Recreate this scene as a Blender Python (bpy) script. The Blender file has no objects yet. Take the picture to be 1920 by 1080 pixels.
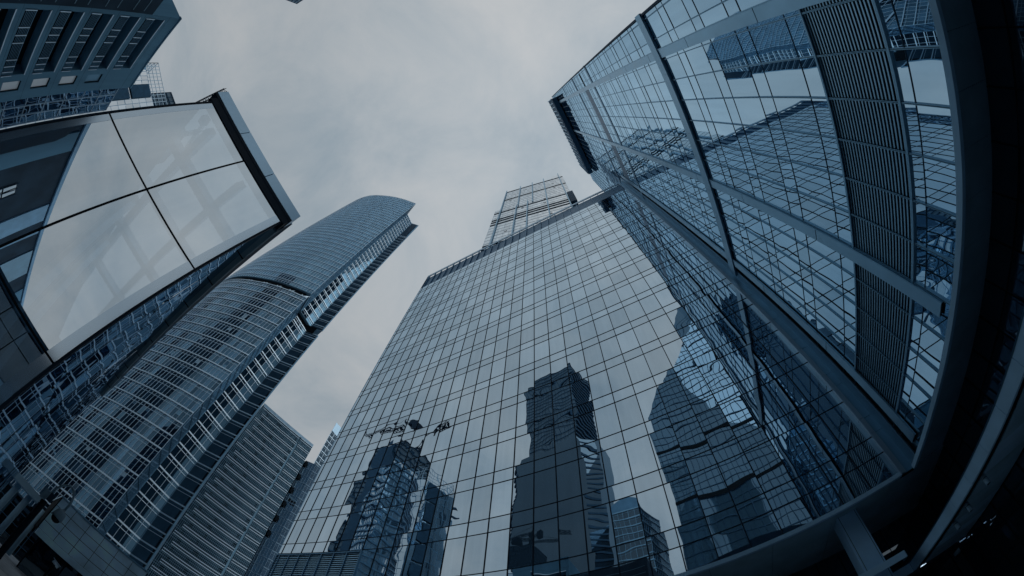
import bpy, math, random
from mathutils import Vector, Matrix
random.seed(7)
sc = bpy.context.scene
col = sc.collection

# ------------------------------------------------------------------ camera (a fisheye lens looking up)
CAMZ = 1.6
RM = Matrix(((0.7795387888, -0.1862926183, -0.5980147157),
             (0.6244918614, 0.3167420478, 0.7156991370),
             (0.0475987, 0.4254932, -0.9039455)))
K1, K3 = 0.9049653675 * 800, -0.0374831888
def _cam_matrix():
    a = -0.5884573972667803
    z = Vector((0.05265720573201409, 0.47070780450461985, -1.0)).normalized()
    fw = (Vector((0, 0, -1)) + z * z.z).normalized()
    rt = fw.cross(z)
    X = rt * math.cos(a) + fw * math.sin(a)
    Y = -rt * math.sin(a) + fw * math.cos(a)
    return Matrix((X, Y, z))
RM = _cam_matrix()
cd = bpy.data.cameras.new('camera')
cam = bpy.data.objects.new('camera', cd)
col.objects.link(cam); sc.camera = cam
cd.type = 'PANO'; cd.panorama_type = 'FISHEYE_LENS_POLYNOMIAL'
cd.sensor_width = 36; cd.sensor_height = 20.25; cd.sensor_fit = 'HORIZONTAL'
_f = K1 * 36 / 1920
cd.fisheye_polynomial_k0 = 0; cd.fisheye_polynomial_k1 = -1 / _f; cd.fisheye_polynomial_k2 = 0
cd.fisheye_polynomial_k3 = -K3 / _f ** 3; cd.fisheye_polynomial_k4 = 0
cd.fisheye_fov = math.radians(200)
cd.clip_start = 0.05; cd.clip_end = 8000
_m = RM.to_4x4(); _m.translation = (0, 0, CAMZ)
cam.matrix_world = _m

# ------------------------------------------------------------------ world: overcast sky
SUN_EL, SUN_AZ = 48, 35          # azimuth measured from +Y towards +X
w = bpy.data.worlds.new("World"); sc.world = w; w.use_nodes = True
nt = w.node_tree; nt.nodes.clear()
N = lambda t: nt.nodes.new(t)
L = lambda a, b: nt.links.new(a, b)
out = N('ShaderNodeOutputWorld')
sky = N('ShaderNodeTexSky'); sky.sky_type = 'NISHITA'; sky.sun_disc = False
sky.sun_elevation = math.radians(SUN_EL); sky.sun_rotation = math.radians(SUN_AZ)
bg1 = N('ShaderNodeBackground'); bg1.inputs[1].default_value = 0.05
L(sky.outputs[0], bg1.inputs[0])
tc = N('ShaderNodeTexCoord')
sep = N('ShaderNodeSeparateXYZ'); L(tc.outputs['Generated'], sep.inputs[0])
mz = N('ShaderNodeMath'); mz.operation = 'MAXIMUM'; L(sep.outputs[2], mz.inputs[0]); mz.inputs[1].default_value = 0.08
mz2 = N('ShaderNodeMath'); mz2.operation = 'ADD'; L(mz.outputs[0], mz2.inputs[0]); mz2.inputs[1].default_value = 0.35
dx = N('ShaderNodeMath'); dx.operation = 'DIVIDE'; L(sep.outputs[0], dx.inputs[0]); L(mz2.outputs[0], dx.inputs[1])
dy = N('ShaderNodeMath'); dy.operation = 'DIVIDE'; L(sep.outputs[1], dy.inputs[0]); L(mz2.outputs[0], dy.inputs[1])
cx = N('ShaderNodeCombineXYZ'); L(dx.outputs[0], cx.inputs[0]); L(dy.outputs[0], cx.inputs[1])
n1 = N('ShaderNodeTexNoise'); n1.inputs['Scale'].default_value = 3.4; n1.inputs['Detail'].default_value = 7; n1.inputs['Roughness'].default_value = 0.60
n1.inputs['Distortion'].default_value = 0.4
L(cx.outputs[0], n1.inputs['Vector'])
n2 = N('ShaderNodeTexNoise'); n2.inputs['Scale'].default_value = 0.9; n2.inputs['Detail'].default_value = 2
L(cx.outputs[0], n2.inputs['Vector'])
ramp = N('ShaderNodeValToRGB')
ramp.color_ramp.elements[0].position = 0.34; ramp.color_ramp.elements[0].color = (0.215, 0.272, 0.318, 1)
ramp.color_ramp.elements[1].position = 0.67; ramp.color_ramp.elements[1].color = (0.400, 0.415, 0.425, 1)
e = ramp.color_ramp.elements.new(0.5); e.color = (0.315, 0.352, 0.380, 1)
mixn = N('ShaderNodeMix'); mixn.data_type = 'FLOAT'; mixn.inputs[0].default_value = 0.36
L(n1.outputs[0], mixn.inputs[2]); L(n2.outputs[0], mixn.inputs[3])
L(mixn.outputs[0], ramp.inputs[0])
# an overcast sky is brightest overhead
br = N('ShaderNodeMapRange'); L(sep.outputs[2], br.inputs[0])
br.inputs[1].default_value = 0.0; br.inputs[2].default_value = 1.0; br.inputs[3].default_value = 0.88; br.inputs[4].default_value = 1.04
vm = N('ShaderNodeVectorMath'); vm.operation = 'SCALE'; L(ramp.outputs[0], vm.inputs[0]); L(br.outputs[0], vm.inputs['Scale'])
# and a little brighter round the hidden sun
dt = N('ShaderNodeVectorMath'); dt.operation = 'DOT_PRODUCT'; L(tc.outputs['Generated'], dt.inputs[0])
dt.inputs[1].default_value = (math.sin(math.radians(SUN_AZ)) * math.cos(math.radians(68)), math.cos(math.radians(SUN_AZ)) * math.cos(math.radians(68)), math.sin(math.radians(68)))
dr_ = N('ShaderNodeMapRange'); L(dt.outputs['Value'], dr_.inputs[0]); dr_.inputs[1].default_value = 0.55; dr_.inputs[2].default_value = 1.0; dr_.inputs[3].default_value = 0.93; dr_.inputs[4].default_value = 1.13
vm2 = N('ShaderNodeVectorMath'); vm2.operation = 'SCALE'; L(vm.outputs[0], vm2.inputs[0]); L(dr_.outputs[0], vm2.inputs['Scale'])
bg2 = N('ShaderNodeBackground'); L(vm2.outputs[0], bg2.inputs[0]); bg2.inputs[1].default_value = 1.0
mx = N('ShaderNodeMixShader'); mx.inputs[0].default_value = 0.93
L(bg1.outputs[0], mx.inputs[1]); L(bg2.outputs[0], mx.inputs[2]); L(mx.outputs[0], out.inputs[0])

sd = bpy.data.lights.new('sun', 'SUN'); sd.energy = 0.5; sd.angle = math.radians(40); sd.color = (1.0, 0.985, 0.96)
so = bpy.data.objects.new('sun', sd); col.objects.link(so)
_d = Vector((math.sin(math.radians(SUN_AZ)) * math.cos(math.radians(SUN_EL)), math.cos(math.radians(SUN_AZ)) * math.cos(math.radians(SUN_EL)), math.sin(math.radians(SUN_EL))))
so.rotation_euler = _d.to_track_quat('Z', 'Y').to_euler()
so.location = (0, 0, 300)

sc.view_settings.view_transform = 'Standard'; sc.view_settings.look = 'None'
sc.view_settings.exposure = 0.33; sc.view_settings.gamma = 1.0
sc.cycles.max_bounces = 10; sc.cycles.glossy_bounces = 6; sc.cycles.transparent_max_bounces = 12
sc.cycles.caustics_reflective = False; sc.cycles.caustics_refractive = False
sc.cycles.sample_clamp_indirect = 3

# ------------------------------------------------------------------ materials
def newmat(name):
    m = bpy.data.materials.new(name); m.use_nodes = True
    t = m.node_tree; t.nodes.clear()
    return m, t, (lambda k: t.nodes.new(k)), (lambda a, b: t.links.new(a, b))

def paint(name, colr, rough=0.5, metal=0.0, var=0.18, scale=0.6, bump=0.0, bscale=40, streak=False):
    m, t, n, l = newmat(name)
    o = n('ShaderNodeOutputMaterial'); p = n('ShaderNodeBsdfPrincipled'); l(p.outputs[0], o.inputs[0])
    tc = n('ShaderNodeTexCoord'); mp = n('ShaderNodeMapping'); l(tc.outputs['Object'], mp.inputs[0])
    if streak: mp.inputs['Scale'].default_value = (1, 1, 0.12)
    ns = n('ShaderNodeTexNoise'); ns.inputs['Scale'].default_value = scale; ns.inputs['Detail'].default_value = 6
    l(mp.outputs[0], ns.inputs['Vector'])
    r = n('ShaderNodeMapRange'); l(ns.outputs[0], r.inputs[0]); r.inputs[1].default_value = 0.3; r.inputs[2].default_value = 0.7
    r.inputs[3].default_value = 1 - var; r.inputs[4].default_value = 1 + var
    v = n('ShaderNodeVectorMath'); v.operation = 'SCALE'; v.inputs[0].default_value = colr; l(r.outputs[0], v.inputs['Scale'])
    l(v.outputs[0], p.inputs['Base Color'])
    p.inputs['Metallic'].default_value = metal; p.inputs['Specular IOR Level'].default_value = 0.5 if metal else 0.10
    rr = n('ShaderNodeMapRange'); l(ns.outputs[0], rr.inputs[0]); rr.inputs[3].default_value = rough * 0.8; rr.inputs[4].default_value = min(1, rough * 1.2)
    l(rr.outputs[0], p.inputs['Roughness'])
    if bump:
        nb = n('ShaderNodeTexNoise'); nb.inputs['Scale'].default_value = bscale; nb.inputs['Detail'].default_value = 4; l(tc.outputs['Object'], nb.inputs['Vector'])
        b = n('ShaderNodeBump'); b.inputs['Strength'].default_value = 1; b.inputs['Distance'].default_value = bump; l(nb.outputs[0], b.inputs['Height']); l(b.outputs[0], p.inputs['Normal'])
    return m

def glass(name, tint=(0.62, 0.76, 0.88), base=(0.012, 0.022, 0.035), r0=0.6, wave=0.010, scale=0.5, rough=0.0, bow=0.0, var=0.06, trans=0.0, stretch=1.0):
    """coated facade glass: mirror-like, each pane slightly bent in its own way"""
    m, t, n, l = newmat(name)
    o = n('ShaderNodeOutputMaterial')
    g = n('ShaderNodeBsdfGlossy'); g.inputs['Roughness'].default_value = rough
    at = n('ShaderNodeAttribute'); at.attribute_name = 'rnd'
    tc = n('ShaderNodeTexCoord')
    mp = n('ShaderNodeMapping'); l(tc.outputs['Object'], mp.inputs[0]); mp.inputs['Scale'].default_value = (1, 1, stretch)
    w4 = n('ShaderNodeMath'); w4.operation = 'MULTIPLY'; l(at.outputs['Fac'], w4.inputs[0]); w4.inputs[1].default_value = 53.0
    ns = n('ShaderNodeTexNoise'); ns.noise_dimensions = '4D'; ns.inputs['Scale'].default_value = scale; ns.inputs['Detail'].default_value = 1.0
    ns.inputs['Roughness'].default_value = 0.35
    l(mp.outputs[0], ns.inputs['Vector']); l(w4.outputs[0], ns.inputs['W'])
    h = ns.outputs[0]
    if bow:
        uv = n('ShaderNodeUVMap'); sp = n('ShaderNodeSeparateXYZ'); l(uv.outputs[0], sp.inputs[0])
        def par(s):
            a = n('ShaderNodeMath'); a.operation = 'SUBTRACT'; l(s, a.inputs[0]); a.inputs[1].default_value = 0.5
            q = n('ShaderNodeMath'); q.operation = 'MULTIPLY'; l(a.outputs[0], q.inputs[0]); l(a.outputs[0], q.inputs[1]); return q.outputs[0]
        s = n('ShaderNodeMath'); s.operation = 'ADD'; l(par(sp.outputs[0]), s.inputs[0]); l(par(sp.outputs[1]), s.inputs[1])
        k = n('ShaderNodeMath'); k.operation = 'MULTIPLY_ADD'; l(s.outputs[0], k.inputs[0]); k.inputs[1].default_value = bow / max(wave, 1e-4); l(h, k.inputs[2]); h = k.outputs[0]
    b = n('ShaderNodeBump'); b.inputs['Strength'].default_value = 1; b.inputs['Distance'].default_value = wave
    l(h, b.inputs['Height']); l(b.outputs[0], g.inputs['Normal'])
    # coating tint differs a little from pane to pane, with faint dirt
    r = n('ShaderNodeMapRange'); l(at.outputs['Fac'], r.inputs[0]); r.inputs[3].default_value = 1 - var; r.inputs[4].default_value = 1 + var * 0.4
    dn = n('ShaderNodeTexNoise'); dn.inputs['Scale'].default_value = 1.3; dn.inputs['Detail'].default_value = 8
    mp2 = n('ShaderNodeMapping'); mp2.inputs['Scale'].default_value = (1.6, 1.6, 0.12); l(tc.outputs['Object'], mp2.inputs[0]); l(mp2.outputs[0], dn.inputs['Vector'])
    dr = n('ShaderNodeMapRange'); l(dn.outputs[0], dr.inputs[0]); dr.inputs[1].default_value = 0.35; dr.inputs[2].default_value = 0.7; dr.inputs[3].default_value = 0.94; dr.inputs[4].default_value = 1.03
    mm = n('ShaderNodeMath'); mm.operation = 'MULTIPLY'; l(r.outputs[0], mm.inputs[0]); l(dr.outputs[0], mm.inputs[1])
    v = n('ShaderNodeVectorMath'); v.operation = 'SCALE'; v.inputs[0].default_value = tint; l(mm.outputs[0], v.inputs['Scale'])
    l(v.outputs[0], g.inputs['Color'])
    d = n('ShaderNodeBsdfDiffuse'); d.inputs['Color'].default_value = (*base, 1)
    under = d.outputs[0]
    if trans:
        tr = n('ShaderNodeBsdfTransparent'); tr.inputs['Color'].default_value = (0.62, 0.72, 0.8, 1)
        mt = n('ShaderNodeMixShader'); mt.inputs[0].default_value = trans; l(d.outputs[0], mt.inputs[1]); l(tr.outputs[0], mt.inputs[2]); under = mt.outputs[0]
    lw = n('ShaderNodeLayerWeight'); lw.inputs['Blend'].default_value = 0.5
    pw = n('ShaderNodeMath'); pw.operation = 'POWER'; l(lw.outputs['Facing'], pw.inputs[0]); pw.inputs[1].default_value = 3.5
    fr = n('ShaderNodeMapRange'); l(pw.outputs[0], fr.inputs[0]); fr.inputs[3].default_value = r0; fr.inputs[4].default_value = 1.0
    ms = n('ShaderNodeMixShader'); l(fr.outputs[0], ms.inputs[0]); l(under, ms.inputs[1]); l(g.outputs[0], ms.inputs[2])
    l(ms.outputs[0], o.inputs[0])
    return m

def emit(name, colr, s):
    m, t, n, l = newmat(name); o = n('ShaderNodeOutputMaterial'); e = n('ShaderNodeEmission'); e.inputs[0].default_value = (*colr, 1); e.inputs[1].default_value = s; l(e.outputs[0], o.inputs[0]); return m

M = {}
M['glassC'] = glass('coated_glass_front', (0.65, 0.80, 0.91), r0=0.82, wave=0.014, scale=0.42, bow=0.004, var=0.13)
M['glassR'] = glass('coated_glass_tower', (0.53, 0.77, 0.95), base=(0.05, 0.14, 0.22), r0=0.80, wave=0.011, scale=0.40, bow=0.004, var=0.10)
M['glassP'] = glass('pavilion_glass', (0.80, 0.88, 0.93), r0=0.78, wave=0.012, scale=0.22, trans=0.75, var=0.02)
M['glassQ'] = glass('pavilion_side_glass', (0.60, 0.76, 0.90), r0=0.7, wave=0.022, scale=0.42, var=0.05)
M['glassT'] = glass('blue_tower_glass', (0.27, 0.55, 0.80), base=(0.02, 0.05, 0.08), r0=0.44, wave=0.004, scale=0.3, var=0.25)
M['glassT_dim'] = glass('blue_tower_darkened_glass', (0.27, 0.54, 0.80), base=(0.004, 0.010, 0.017), r0=0.32, wave=0.004, scale=0.3, var=0.5)  # tower glass darkened for lower floors, in place of dark surroundings mirrored there
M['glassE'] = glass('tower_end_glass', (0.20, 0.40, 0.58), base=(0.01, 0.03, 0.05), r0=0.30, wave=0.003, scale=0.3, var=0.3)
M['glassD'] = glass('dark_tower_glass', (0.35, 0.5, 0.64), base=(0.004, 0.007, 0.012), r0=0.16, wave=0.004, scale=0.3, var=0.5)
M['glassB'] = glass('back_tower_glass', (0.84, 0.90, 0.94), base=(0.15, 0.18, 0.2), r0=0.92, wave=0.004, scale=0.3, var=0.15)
M['glassN'] = glass('navy_tower_glass', (0.34, 0.48, 0.60), base=(0.018, 0.036, 0.055), r0=0.26, wave=0.003, scale=0.3, var=0.2)
M['glassL'] = glass('lobby_glass', (0.20, 0.28, 0.36), base=(0.025, 0.050, 0.070), r0=0.36, wave=0.02, scale=0.4, trans=0.35)
M['glassS'] = glass('sail_tower_glass', (0.38, 0.58, 0.76), base=(0.05, 0.11, 0.16), r0=0.28, wave=0.004, scale=0.3, var=0.1)
M['glassG'] = glass('street_glass', (0.30, 0.42, 0.52), base=(0.004, 0.007, 0.01), r0=0.3, wave=0.01, scale=0.5)
M['navy'] = paint('navy_mullion_paint', (0.010, 0.028, 0.052), 0.6, 0.0)
M['blue'] = paint('blue_grey_metal', (0.13, 0.27, 0.40), 0.42, 0.92, var=0.10)
M['blue_m'] = paint('mid_blue_metal', (0.20, 0.38, 0.52), 0.40, 0.92, var=0.08)
M['blue_d'] = paint('dark_blue_metal', (0.030, 0.085, 0.150), 0.6, 0.0)
M['steel'] = paint('pale_steel_cladding', (0.27, 0.47, 0.62), 0.38, 0.95, var=0.10)
M['steel_l'] = paint('light_steel_cladding', (0.34, 0.50, 0.63), 0.40, 0.9, var=0.12, streak=True)
M['black'] = paint('black_joint', (0.006, 0.012, 0.018), 0.95)
M['soffit'] = paint('dark_soffit_panel', (0.24, 0.42, 0.55), 0.6, 0.0)
M['blue_b'] = paint('deep_blue_metal', (0.075, 0.17, 0.27), 0.45, 0.9, var=0.08)
M['white'] = paint('white_frame_paint', (0.68, 0.85, 0.98), 0.4, 0.85, var=0.06)
M['white_d'] = paint('grey_frame_paint', (0.52, 0.68, 0.80), 0.4, 0.85, var=0.08)
M['fascia'] = paint('blue_white_fascia', (0.34, 0.62, 0.88), 0.5, 0.0, var=0.14, scale=0.5)
M['conc'] = paint('grey_render_wall', (0.150, 0.34, 0.50), 0.8, 0.0, var=0.26, scale=0.22, bump=0.01, bscale=6, streak=True)
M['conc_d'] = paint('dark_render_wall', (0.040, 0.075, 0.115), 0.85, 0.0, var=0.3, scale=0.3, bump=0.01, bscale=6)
M['stone'] = paint('polished_stone_tile', (0.55, 0.80, 0.98), 0.6, 0.7, var=0.25, scale=0.55)
M['ceil'] = paint('ceiling_panel_paint', (0.26, 0.48, 0.66), 0.6)
M['fritted'] = paint('fritted_glass_border', (0.52, 0.62, 0.70), 0.12, 0.9, var=0.05)
M['asphalt'] = paint('asphalt', (0.26, 0.31, 0.36), 0.85, 0.0, var=0.25, scale=2.0, bump=0.004, bscale=120)  # colour kept pale so the ground bounces light up under the overhangs
M['paving'] = paint('granite_paving', (0.46, 0.52, 0.57), 0.7, 0.0, var=0.2, scale=1.2, bump=0.003, bscale=60)  # lightened to bounce fill light onto soffits and lobby
M['lamp'] = paint('lamp_grey_enamel', (0.34, 0.58, 0.78), 0.4, 0.0)
M['lens'] = glass('smoked_dome', (0.1, 0.13, 0.16), base=(0.004, 0.005, 0.007), r0=0.2, wave=0.0)
M['cream'] = paint('pale_column_paint', (0.38, 0.62, 0.80), 0.5, 0.0, var=0.1)
M['spot'] = emit('spot_light_glow', (0.8, 0.9, 1.0), 6.0)
M['sky_pane'] = paint('painted_sky_reflection', (0.86, 0.92, 0.96), 0.55, 0.7, var=0.05)  # bright colour stands in for sky reflected in the square windows

# ------------------------------------------------------------------ mesh helpers
def tag(o, label=None, cat=None, group=None, kind=None):
    if label: o['label'] = label
    if cat: o['category'] = cat
    if group: o['group'] = group
    if kind: o['kind'] = kind
    return o

def thing(name, loc, label, cat, group=None):
    o = bpy.data.objects.new(name, None); col.objects.link(o); o.location = loc
    o.empty_display_size = 0.5
    return tag(o, label, cat, group)

def wloc(o):
    v = Vector((0, 0, 0))
    while o is not None: v += Vector(o.location); o = o.parent
    return v

class B:
    def __init__(s): s.v = []; s.f = []; s.sm = []
    def quad(s, a, b, c, d):
        i = len(s.v); s.v += [tuple(a), tuple(b), tuple(c), tuple(d)]; s.f.append((i, i + 1, i + 2, i + 3)); s.sm.append(False); return s
    def poly(s, pts):
        i = len(s.v); s.v += [tuple(p) for p in pts]; s.f.append(tuple(range(i, i + len(pts)))); s.sm.append(False); return s
    def box(s, x0, x1, y0, y1, z0, z1):
        i = len(s.v)
        s.v += [(x0, y0, z0), (x1, y0, z0), (x1, y1, z0), (x0, y1, z0), (x0, y0, z1), (x1, y0, z1), (x1, y1, z1), (x0, y1, z1)]
        for f in ((0, 3, 2, 1), (4, 5, 6, 7), (0, 1, 5, 4), (1, 2, 6, 5), (2, 3, 7, 6), (3, 0, 4, 7)):
            s.f.append(tuple(i + k for k in f)); s.sm.append(False)
        return s
    def obox(s, c, u, v, n):
        """box from centre c and half-extent vectors u, v, n"""
        c, u, v, n = map(Vector, (c, u, v, n)); i = len(s.v)
        for a, b, d in ((-1, -1, -1), (1, -1, -1), (1, 1, -1), (-1, 1, -1), (-1, -1, 1), (1, -1, 1), (1, 1, 1), (-1, 1, 1)):
            s.v.append(tuple(c + u * a + v * b + n * d))
        for f in ((0, 3, 2, 1), (4, 5, 6, 7), (0, 1, 5, 4), (1, 2, 6, 5), (2, 3, 7, 6), (3, 0, 4, 7)):
            s.f.append(tuple(i + k for k in f)); s.sm.append(False)
        return s
    def bar(s, a, b, wd, ht=None, up=(0, 0, 1)):
        a, b = Vector(a), Vector(b); d = (b - a)
        if d.length < 1e-6: return s
        ht = ht or wd; dn = d.normalized(); upv = Vector(up)
        if abs(dn.dot(upv)) > 0.99: upv = Vector((1, 0, 0))
        sd = dn.cross(upv).normalized(); u2 = sd.cross(dn).normalized()
        return s.obox((a + b) / 2, d / 2, sd * wd / 2, u2 * ht / 2)
    def tube(s, pts, rads, seg=16, cap=True):
        pts = [Vector(p) for p in pts]
        if not hasattr(rads, '__len__'): rads = [rads] * len(pts)
        i0 = len(s.v); prev = None
        for k, p in enumerate(pts):
            d = (pts[min(k + 1, len(pts) - 1)] - pts[max(k - 1, 0)]).normalized()
            if prev is None:
                up = Vector((0, 0, 1)) if abs(d.z) < 0.9 else Vector((1, 0, 0)); a = d.cross(up).normalized()
            else:
                a = (prev - d * prev.dot(d)).normalized()
            prev = a; b = d.cross(a)
            for j in range(seg):
                t = 2 * math.pi * j / seg; s.v.append(tuple(p + (a * math.cos(t) + b * math.sin(t)) * rads[k]))
        for k in range(len(pts) - 1):
            for j in range(seg):
                s.f.append((i0 + k * seg + j, i0 + k * seg + (j + 1) % seg, i0 + (k + 1) * seg + (j + 1) % seg, i0 + (k + 1) * seg + j)); s.sm.append(True)
        if cap:
            s.f.append(tuple(i0 + j for j in range(seg))[::-1]); s.sm.append(False)
            s.f.append(tuple(i0 + (len(pts) - 1) * seg + j for j in range(seg))); s.sm.append(False)
        return s
    def prism(s, pts, z0, z1):
        n = len(pts); i = len(s.v)
        s.v += [(p[0], p[1], z0) for p in pts] + [(p[0], p[1], z1) for p in pts]
        for k in range(n):
            s.f.append((i + k, i + (k + 1) % n, i + n + (k + 1) % n, i + n + k)); s.sm.append(False)
        s.f.append(tuple(i + k for k in range(n))[::-1]); s.sm.append(False)
        s.f.append(tuple(i + n + k for k in range(n))); s.sm.append(False)
        return s
    def build(s, name, mat, parent=None, label=None, kind=None, uv=False, bevel=0):
        if not s.f: return None
        off = wloc(parent) if parent is not None else Vector((0, 0, 0))
        me = bpy.data.meshes.new(name)
        me.from_pydata([(v[0] - off.x, v[1] - off.y, v[2] - off.z) for v in s.v], [], s.f)
        me.polygons.foreach_set('use_smooth', s.sm)
        at = me.attributes.new('rnd', 'FLOAT', 'FACE')
        at.data.foreach_set('value', [random.random() for _ in s.f])
        if uv:
            u = me.uv_layers.new(name='UVMap')
            for p in me.polygons:
                for li, c in zip(p.loop_indices, ((0, 0), (1, 0), (1, 1), (0, 1))): u.data[li].uv = c
        me.materials.append(mat); me.update()
        o = bpy.data.objects.new(name, me); col.objects.link(o)
        if parent is not None: o.parent = parent
        if bevel:
            bm = o.modifiers.new('bevel', 'BEVEL'); bm.width = bevel; bm.segments = 2; bm.limit_method = 'ANGLE'
        if label: o['label'] = label
        if kind: o['kind'] = kind
        return o

def project(p):
    """where a point falls in the picture (1920 x 1080), used only to choose which panes become parts of their own"""
    c = RM.transposed() @ (Vector(p) - Vector((0, 0, CAMZ)))
    if c.length < 1e-6: return None
    c.normalize(); th = math.acos(max(-1, min(1, -c.z)))
    if th > 1.55: return None
    rho = th
    for _ in range(12): rho -= (rho + K3 * rho ** 3 - th) / (1 + 3 * K3 * rho ** 2)
    h = math.hypot(c.x, c.y) or 1e-9
    return 960 + c.x / h * rho * K1, 540 - c.y / h * rho * K1

def panes(root, name, quads, mat, tilt=0.15, n=100, uvs=True):
    """panes of glass: the largest in the photo are parts, the others one part"""
    sized = []
    for q in quads:
        pr = [project(p) for p in q]; a = 0
        if all(pr):
            a = abs(sum(pr[i][0] * pr[(i + 1) % 4][1] - pr[(i + 1) % 4][0] * pr[i][1] for i in range(4))) / 2
            cxp = sum(p[0] for p in pr) / 4; cyp = sum(p[1] for p in pr) / 4
            if not (-20 < cxp < 1940 and -20 < cyp < 1100): a = 0
        sized.append((a, q))
    sized.sort(key=lambda t: -t[0])
    rest = B()
    for k, (a, q) in enumerate(sized):
        q = [Vector(p) for p in q]
        c = sum(q, Vector()) / 4; nrm = (q[1] - q[0]).cross(q[2] - q[0]).normalized()
        u = (q[1] - q[0]).normalized(); v = nrm.cross(u)
        tu, tv = [math.radians(random.gauss(0, tilt)) for _ in range(2)]
        q = [p + nrm * ((p - c).dot(u) * tu + (p - c).dot(v) * tv) for p in q]
        if k < n and a > 0: B().quad(*q).build(name, mat, root, uv=uvs)
        else: rest.quad(*q)
    rest.build(name, mat, root, uv=uvs, kind='stuff')

FL = 4.065       # storey height
# ================================================================== GROUND
B().quad((-1500, -1500, 0), (1500, -1500, 0), (1500, 1500, 0), (-1500, 1500, 0)).build('ground', M['asphalt']); tag(bpy.data.objects['ground'], kind='structure')
pv = B()
for i in range(-12, 24):
    for j in range(-18, 22):
        x0, y0 = i * 0.9 - 9.3, j * 0.9
        pv.box(x0, x0 + 0.885, y0, y0 + 0.885, 0.004, 0.124)
tag(pv.build('pavement', M['paving']), kind='structure')

# ================================================================== FRONT GLASS BUILDING (facade in the plane y = 20)
YC = 20.0
XL, XR = -1.840 * YC, 0.503 * YC
Z0 = 1.6 + 0.378 * YC
ZT = 1.6 + 3.64 * YC
front = thing('glass_office_building', (-13, YC, 0), 'wide mirrored glass office front with a fine dark grid reflecting towers', 'building')
mp = 0.0826 * YC
xs = []
x = -0.490 * YC
while x > XL + 0.3: x -= mp
x += mp
while x < XR - 0.2: xs.append(x); x += mp
xs = [XL] + xs + [XR]
zl = []                                     # (lower, upper) line of each spandrel
k = -2
while True:
    zu = 1.6 + (0.915 + 0.2035 * k) * YC
    if zu > ZT: break
    zl.append((zu - 0.0565 * YC, zu)); k += 1
zs = [Z0] + [z for p in zl for z in p if z > Z0 + 0.15] + [ZT]
# louvre screen occupies the lower left corner
GX0, GX1, GZ1 = XL, -1.232 * YC, 1.6 + 0.648 * YC
quads = []
for a, b in zip(xs, xs[1:]):
    for c, d in zip(zs, zs[1:]):
        if b < GX1 + 0.3 and d < GZ1 + 0.2: continue
        quads.append([(a, YC, c), (b, YC, c), (b, YC, d), (a, YC, d)])
panes(front, 'glass_pane', quads, M['glassC'], tilt=0.12)
mu = B()
for x in xs[1:-1]:
    mu.box(x - 0.030, x + 0.030, YC - 0.045, YC - 0.002, Z0, ZT)
for z in zs[1:-1]:
    mu.box(XL, XR, YC - 0.030, YC - 0.003, z - 0.024, z + 0.024)
mu.build('mullion_grid', M['navy'], front)
# parapet: dark louvred band and pale coping with joints
pb = B(); pb.box(XL, XR, YC + 0.25, YC + 0.6, ZT, 1.6 + 3.93 * YC)
pb.build('parapet_band', M['blue_b'], front)
pf = B()
for x in xs: pf.box(x - 0.04, x + 0.04, YC - 0.03, YC + 0.25, ZT, 1.6 + 3.99 * YC)
pf.build('parapet_fin', M['blue'], front)
B().box(XL, XR, YC - 0.02, YC + 0.12, 1.6 + 3.945 * YC, 1.6 + 3.99 * YC).build('coping', M['steel_l'], front)
B().box(XL - 0.05, XL - 0.001, YC - 0.03, YC + 0.6, Z0, 1.6 + 3.99 * YC).build('corner_trim', M['steel'], front)
# body behind the glass
bd = B(); bd.box(XL + 0.05, XR, YC + 0.65, 46, Z0, 1.6 + 3.9 * YC); bd.build('wall', M['blue_d'], front)
# lower edge
B().box(XL, XR + 0.02, YC - 0.10, YC + 0.10, Z0 - 0.22, Z0).build('cornice', M['fascia'], front)
# louvre screen in the lower left corner
lv = B()
z = Z0
while z < GZ1 - 0.05:
    lv.obox(((GX0 + GX1) / 2, YC, z + 0.05), ((GX1 - GX0) / 2, 0, 0), (0, 0.012, 0.048), (0, 0.02, -0.005)); z += 0.20
lv.build('louvre_screen', M['steel'], front)
lf = B()
for x in [v for v in xs if v < GX1 + 0.3]: lf.box(x - 0.05, x + 0.05, YC - 0.10, YC + 0.04, Z0, GZ1)
lf.box(GX0, GX1 + 0.05, YC - 0.11, YC + 0.05, GZ1 - 0.06, GZ1 + 0.04)
lf.build('louvre_frame', M['blue'], front)
B().quad((GX0, YC + 0.3, Z0), (GX1, YC + 0.3, Z0), (GX1, YC + 0.3, GZ1), (GX0, YC + 0.3, GZ1)).build('screen_back', M['black'], front)
# soffit panels and recessed lobby
LY = 1 + 26.1
SZ = Z0 - 0.1
sf = B()
x = XL
while x < 13.0:
    x2 = min(x + 3.3, 13.1)
    sf.box(x + 0.012, x2 - 0.012, YC + 0.12, LY, SZ, SZ + 0.08); x = x2
sf.build('soffit', M['soffit'], front)
lob = []
x = 13.1
while x > XL:
    x0 = x - 1.5
    for za, zb in ((0.12, 2.6), (2.6, 5.3), (5.3, SZ)):
        lob.append([(x0, LY - 0.3, za), (x, LY - 0.3, za), (x, LY - 0.3, zb), (x0, LY - 0.3, zb)])
    x = x0
panes(front, 'lobby_glass', lob, M['glassL'], tilt=0.3)
lm = B(); x = 13.1
while x > XL: lm.box(x - 0.02, x + 0.02, LY - 0.34, LY - 0.305, 0.12, SZ); x -= 1.5
for z in (2.6, 5.3): lm.box(XL, 13.1, LY - 0.335, LY - 0.306, z - 0.02, z + 0.02)
lm.build('lobby_frame', M['black'], front)
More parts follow.
